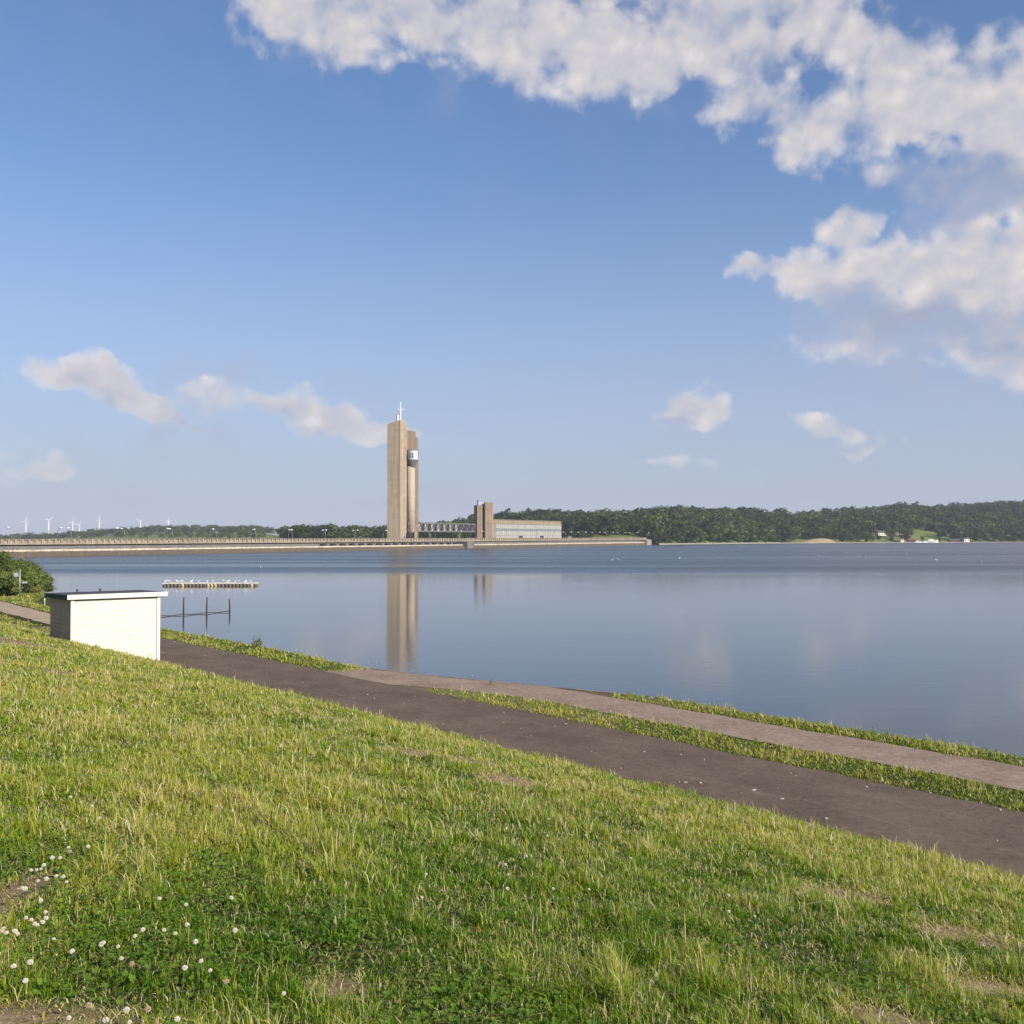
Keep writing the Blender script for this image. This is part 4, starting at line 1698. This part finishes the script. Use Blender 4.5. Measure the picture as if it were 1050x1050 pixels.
# ------------------------------------------------------------------ grass
def build_grass(name, label, n, seed, inside, d0, d1, hscale=1.0, dens_p=1.8):
    r = np.random.default_rng(seed)
    # draw distances from the density wanted, thinning with distance
    dd = np.linspace(d0, d1, 4000)
    w = dd / (1 + (dd / 4.0) ** dens_p)
    cdf = np.cumsum(w)
    cdf /= cdf[-1]
    d = np.interp(r.uniform(0, 1, n), cdf, dd)
    a = r.uniform(-R(31), R(31), n)
    x, y = np.sin(a) * d, np.cos(a) * d
    s, p = sp(x, y)
    keep = inside(s, p, r)
    wr = worn(x, y)
    keep &= r.uniform(0, 1, n) > wr * .86
    x, y, d, s, p, wr = x[keep], y[keep], d[keep], s[keep], p[keep], wr[keep]
    n = len(x)
    z = ground_z(s, p) - .01
    big = fbm(x * .45, y * .45, 31, 3)
    mid = fbm(x * 1.8, y * 1.8, 33, 3)
    fine = fbm(x * 6, y * 6, 35, 2)
    far = np.clip((d - 5) / 8, 0, 1)
    tint = .34 + .15 * far + (big - .5) * .55 + (mid - .5) * .5 + (fine - .5) * .25 + r.normal(0, .14, n) + wr * .5
    straw = r.uniform(0, 1, n) < (.035 + .14 * np.clip((mid - .40) * 3, 0, 1) + .08 * far + .75 * wr)
    tint = np.where(straw, r.uniform(.72, 1.0, n), np.clip(tint, 0, .78))
    tuft = np.clip((fine - .3) * 2.0, .35, 1.3) * np.clip(.6 + (mid - .3) * 1.3, .5, 1.5)
    h = hscale * r.lognormal(math.log(.085), .42, n) * tuft * (1 - .7 * wr)
    h = np.where(straw, h * 1.25 + .02, h)
    h = np.clip(h, .015, .30)
    wd_ = (.0014 + .0026 * r.uniform(0, 1, n) ** 1.5) * np.maximum(1, d / 5.0) ** .85
    wd_ = np.where(straw, wd_ * .7, wd_)
    yaw = r.uniform(0, 2 * np.pi, n)
    lean = np.abs(r.normal(0, .62, n)) + .05 + wr * 1.2
    ly = r.uniform(0, 2 * np.pi, n) * .75 + 2.2 * .25
    lx_, ly_ = np.cos(ly) * lean, np.sin(ly) * lean
    bx, by = np.cos(yaw) * wd_, np.sin(yaw) * wd_
    # dead litter lying matted between the living blades
    lit_ = r.uniform(0, 1, n) < .10
    tint = np.where(lit_, r.uniform(.70, 1.0, n), tint)
    lx_ = np.where(lit_, np.cos(ly) * 1.9, lx_)
    ly_ = np.where(lit_, np.sin(ly) * 1.9, ly_)
    lean = np.where(lit_, 2.2, lean)
    h = np.where(lit_, r.uniform(.015, .045, n) * hscale, h)
    V = np.empty((n, 5, 3), np.float32)
    base = np.stack([x, y, z], 1)
    side = np.stack([bx, by, np.zeros(n)], 1)
    mid_ = base + np.stack([lx_ * h * .35, ly_ * h * .35, h * .58], 1)
    drop = np.clip(1 - lean * .35, .25, 1)
    tip = base + np.stack([lx_ * h * 1.05, ly_ * h * 1.05, h * drop], 1)
    V[:, 0] = base - side
    V[:, 1] = base + side
    V[:, 2] = mid_ + side * .85
    V[:, 3] = mid_ - side * .85
    V[:, 4] = tip
    i = np.arange(n)[:, None] * 5
    quads = i + np.array([[0, 1, 2, 3]])
    tris = i + np.array([[3, 2, 4]])
    o = np_mesh(name, V.reshape(-1, 3), quads=quads, tris=tris, mat='grass', attrs={'tint': np.repeat(tint, 5)})
    tag(o, label, 'grass', kind='stuff')
    return n


def on_hill(s, p, r):
    e = 14.2 + shift(s) + np.interp(s, sa, wob(sa, 1, .12))
    e = e + np.where(s > 50, .9, 0)
    ok = (p < e + r.normal(0, .05, len(s)) + (fbm(s * 2.3, p * 0, 71, 3) - .5) * .5) & (p > -15)
    inshed = (s > sh_s - .05) & (s < sh_s + Dp) & (p > sh_p - .02) & (p < sh_p + W + .02)
    return ok & ~inshed


def on_strips(s, p, r):
    jn = r.normal(0, .05, len(s))
    e1 = np.interp(s, sa, A_FAR)
    e2 = np.interp(s, s2, P2_NEAR)
    A = (p > e1 + jn) & (p < e2 - jn) & (s < 26.5)
    e3 = np.interp(s, s2, P2_FAR)
    B = (p > e3 + jn) & (p < edge(s) + .5) & (s < 23)
    C = (s > 30.5) & (p > np.where(s < 54, e1, 17.9 + shift(s)) + jn) & (p < edge(s) + .5)
    ragged = fbm(s * 1.5, p * 2.5, 51, 3)
    A &= ~((s > 22) & (ragged < (s - 22) / 5.5))
    B &= ~((s > 18.5) & (ragged < (s - 18.5) / 5))
    return A | B | C


build_grass('grass', 'mixed green and straw coloured rough grass covering the foreground slope', 2100000, 1, on_hill, 2.6, 95, 1.12, 2.0)
build_grass('grass', 'short green grass strips along both sides of the footpath', 1100000, 2, on_strips, 17, 100, 1.3, 1.5)

# weeds at the water's edge
for px, py, h, lab in ((236, 655, .75, 'leafy weed tuft at the lake edge right of the shed, the larger of two'), (264, 664, .5, 'small weed tuft at the lake edge further right of the shed, the smaller of two'),
                       (503, 702, .2, 'lone dark weed sprouting at the bare edge of the footpath')):
    x_, y_ = on_ground(px, py)
    z = float(gz_xy(x_, y_))
    r = np.random.default_rng(int(px))
    V, n = [], 90
    w = thing('weed', lab, 'weed', (x_, y_, z))
    nl = 220 if h > .3 else 14
    p_, d_ = crown_points(r, [(0, 0, h * .3, h * .42, h * .34), (h * .3, 0, h * .55, h * .16, h * .3), (-h * .2, 0, h * .6, h * .1, h * .4)], nl)
    p_[:, 2] = np.maximum(p_[:, 2], .03)
    v = leaf_cards(p_, d_, .035 if h > .3 else .02, r)
    o = np_mesh('leaves', v, quads=np.arange(len(v)).reshape(-1, 4), mat='shrub_leaves', attrs={'tint': np.repeat(r.uniform(0, .2, nl), 4)})
    o.parent = w
    q = MB()
    for i in range(5):
        a = r.uniform(0, 6.28)
        if h < .3 and i > 2:
            break
        q.tube([(0, 0, -.05), (.1 * h * math.cos(a), .1 * h * math.sin(a), h * .5), (.35 * h * math.cos(a), .35 * h * math.sin(a), h * 1.05)], [.012, .008, .003], 5)
    q.build('stalks', 'stem_green', w)


# clover leaves
def build_clover():
    r = np.random.default_rng(8)
    n = 26000
    d = r.uniform(2.6, 7.5, n)
    a = r.uniform(-R(31), R(31), n)
    x, y = np.sin(a) * d, np.cos(a) * d
    s, p = sp(x, y)
    m = fbm(x * 1.1, y * 1.1, 61, 3) + .10 * np.clip((-x - .3) / 1.5, -.6, 1) - .04 * (d - 4)
    k = (m + r.normal(0, .05, n) > .52) & (p < 13.5) & (r.uniform(0, 1, n) > worn(x, y))
    x, y, s, p = x[k], y[k], s[k], p[k]
    n = len(x)
    z = ground_z(s, p) + r.uniform(.03, .085, n)
    V, T_ = [], []
    ring = [(0, .0), (.45, .42), (.80, .50), (1.0, .22), (1.0, -.22), (.80, -.50), (.45, -.42)]
    yaw = r.uniform(0, 6.28, n)
    sz = r.uniform(.006, .0135, n)
    tx_, ty_ = r.normal(0, .3, n), r.normal(0, .3, n)
    faces = []
    nv = len(ring)
    tint = r.uniform(0, .5, n)
    for l in range(3):
        aa = yaw + l * 2.094
        c, s_2 = np.cos(aa), np.sin(aa)
        for u, v in ring:
            du, dv = u * sz, v * sz * 1.5
            X = du * c - dv * s_2
            Y = du * s_2 + dv * c
            V.append(np.stack([x + X, y + Y, z + X * tx_ + Y * ty_ + .25 * du], 1))
    V = np.stack(V, 1)      # n, 3*nv, 3
    base = np.arange(n)[:, None] * (3 * nv)
    tr, qd = [], []
    for l in range(3):
        o = l * nv
        qd.append(base + np.array([[o, o + 1, o + 2, o + 3]]))
        qd.append(base + np.array([[o, o + 4, o + 5, o + 6]]))
        tr.append(base + np.array([[o, o + 3, o + 4]]))
    o = np_mesh('clover', V.reshape(-1, 3), quads=np.concatenate(qd), tris=np.concatenate(tr), mat='clover_leaves', attrs={'tint': np.repeat(tint, 3 * nv)})
    tag(o, 'low green clover leaves growing through the nearest grass', 'clover', kind='stuff')


build_clover()


# clover flowers
def make_flower(mat, label, seed):
    r = random.Random(seed)
    root = thing('clover_flower', label, 'flower', group='white clover flowers in the grass')
    q = MB()
    q.blob((0, 0, 0), .0065, 8, 6)
    for i in range(46):
        t = math.acos(1 - 1.75 * (i + .5) / 46)
        a = i * 2.39996
        d = Vector((math.sin(t) * math.cos(a), math.sin(t) * math.sin(a), math.cos(t) * .85))
        q.tube([d * .005, d * .0105 + Vector((0, 0, .0012)), d * .0125 * r.uniform(.9, 1.15) + Vector((0, 0, .002))], [.0012, .0021, .0006], 5)
    q.build('flower_head', mat, root)
    q = MB()
    q.tube([(0, 0, -.005), (.004, .003, -.06), (.012, -.004, -.13)], [.0014, .0013, .0012], 6)
    q.build('stem', 'stem_green', root)
    return root


FL1 = [(258, 305), (327, 303), (200, 340), (228, 342), (145, 383), (180, 415), (215, 405), (240, 410), (252, 427), (105, 450), (110, 552), (178, 535), (180, 557), (140, 575),
       (80, 610), (208, 627), (385, 645), (437, 655), (450, 700), (125, 712), (110, 780), (66, 725), (275, 675), (525, 598), (497, 620), (600, 598), (583, 485), (678, 507),
       (683, 577), (838, 482), (852, 600), (713, 640), (732, 710), (765, 738), (1027, 823), (675, 733), (640, 610), (470, 880), (650, 915), (480, 925), (620, 935), (263, 125),
       (338, 157), (785, 157), (368, 200), (455, 25), (522, 85), (30, 590), (40, 608), (160, 495), (170, 367), (265, 905), (395, 920), (95, 447), (150, 425), (160, 380), (125, 385),
       (128, 560), (150, 580), (168, 570), (26, 600), (70, 605), (378, 650)]
FLW = [(x / 3.5, 780 + y / 3.5) for x, y in FL1]
FLW += [(350 + x / 3, 780 + y / 3) for x, y in ((637, 175), (632, 225), (707, 223), (750, 223), (887, 293), (262, 342), (513, 342), (505, 313), (510, 385), (568, 287), (650, 387), (760, 387), (1045, 362), (250, 412))]
FLW += [(700 + x / 3, 800 + y / 3) for x, y in ((135, 347), (135, 395), (215, 410), (690, 512))]
OLD = [(x / 3.5, 780 + y / 3.5) for x, y in ((487, 720), (823, 780), (545, 880), (590, 935), (335, 865), (262, 318))]
fw = make_flower('petal_white', 'round white clover flower on a thin stem in the nearest grass', 1)
fo = make_flower('petal_old', 'fading brownish clover flower on a thin stem in the nearest grass', 2)
fo['group'] = 'faded clover flowers in the grass'
for src, lst in ((fw, FLW), (fo, OLD)):
    for i, (px, py) in enumerate(lst):
        o = src if i == 0 else copy_tree(src)
        up = random.uniform(.105, .15)
        x_, y_ = on_ground(px, py, up)
        o.location = (x_, y_, float(gz_xy(x_, y_)) + up)
        k = random.uniform(.6, 1.0)
        o.scale = (k, k, k)
        o.rotation_euler = (random.uniform(-.35, .35), random.uniform(-.35, .35), random.uniform(0, 6.28))

# ------------------------------------------------------------------ haze
hzm = bpy.data.materials.new('haze')
hzm.use_nodes = True
hzm.node_tree.nodes.clear()
ho = hzm.node_tree.nodes.new('ShaderNodeOutputMaterial')
pv = hzm.node_tree.nodes.new('ShaderNodeVolumePrincipled')
pv.inputs['Color'].default_value = (.80, .87, 1.0, 1)
pv.inputs['Density'].default_value = 0.85e-4
pv.inputs['Anisotropy'].default_value = 0.0
hzm.node_tree.links.new(pv.outputs[0], ho.inputs['Volume'])
hzm.cycles.homogeneous_volume = True
MAT['haze'] = hzm
q = MB()
q.box(-9500, 9500, -9500, 9500, -4.2, 175)
hz_ = q.build('haze', 'haze')
tag(hz_, kind='stuff')
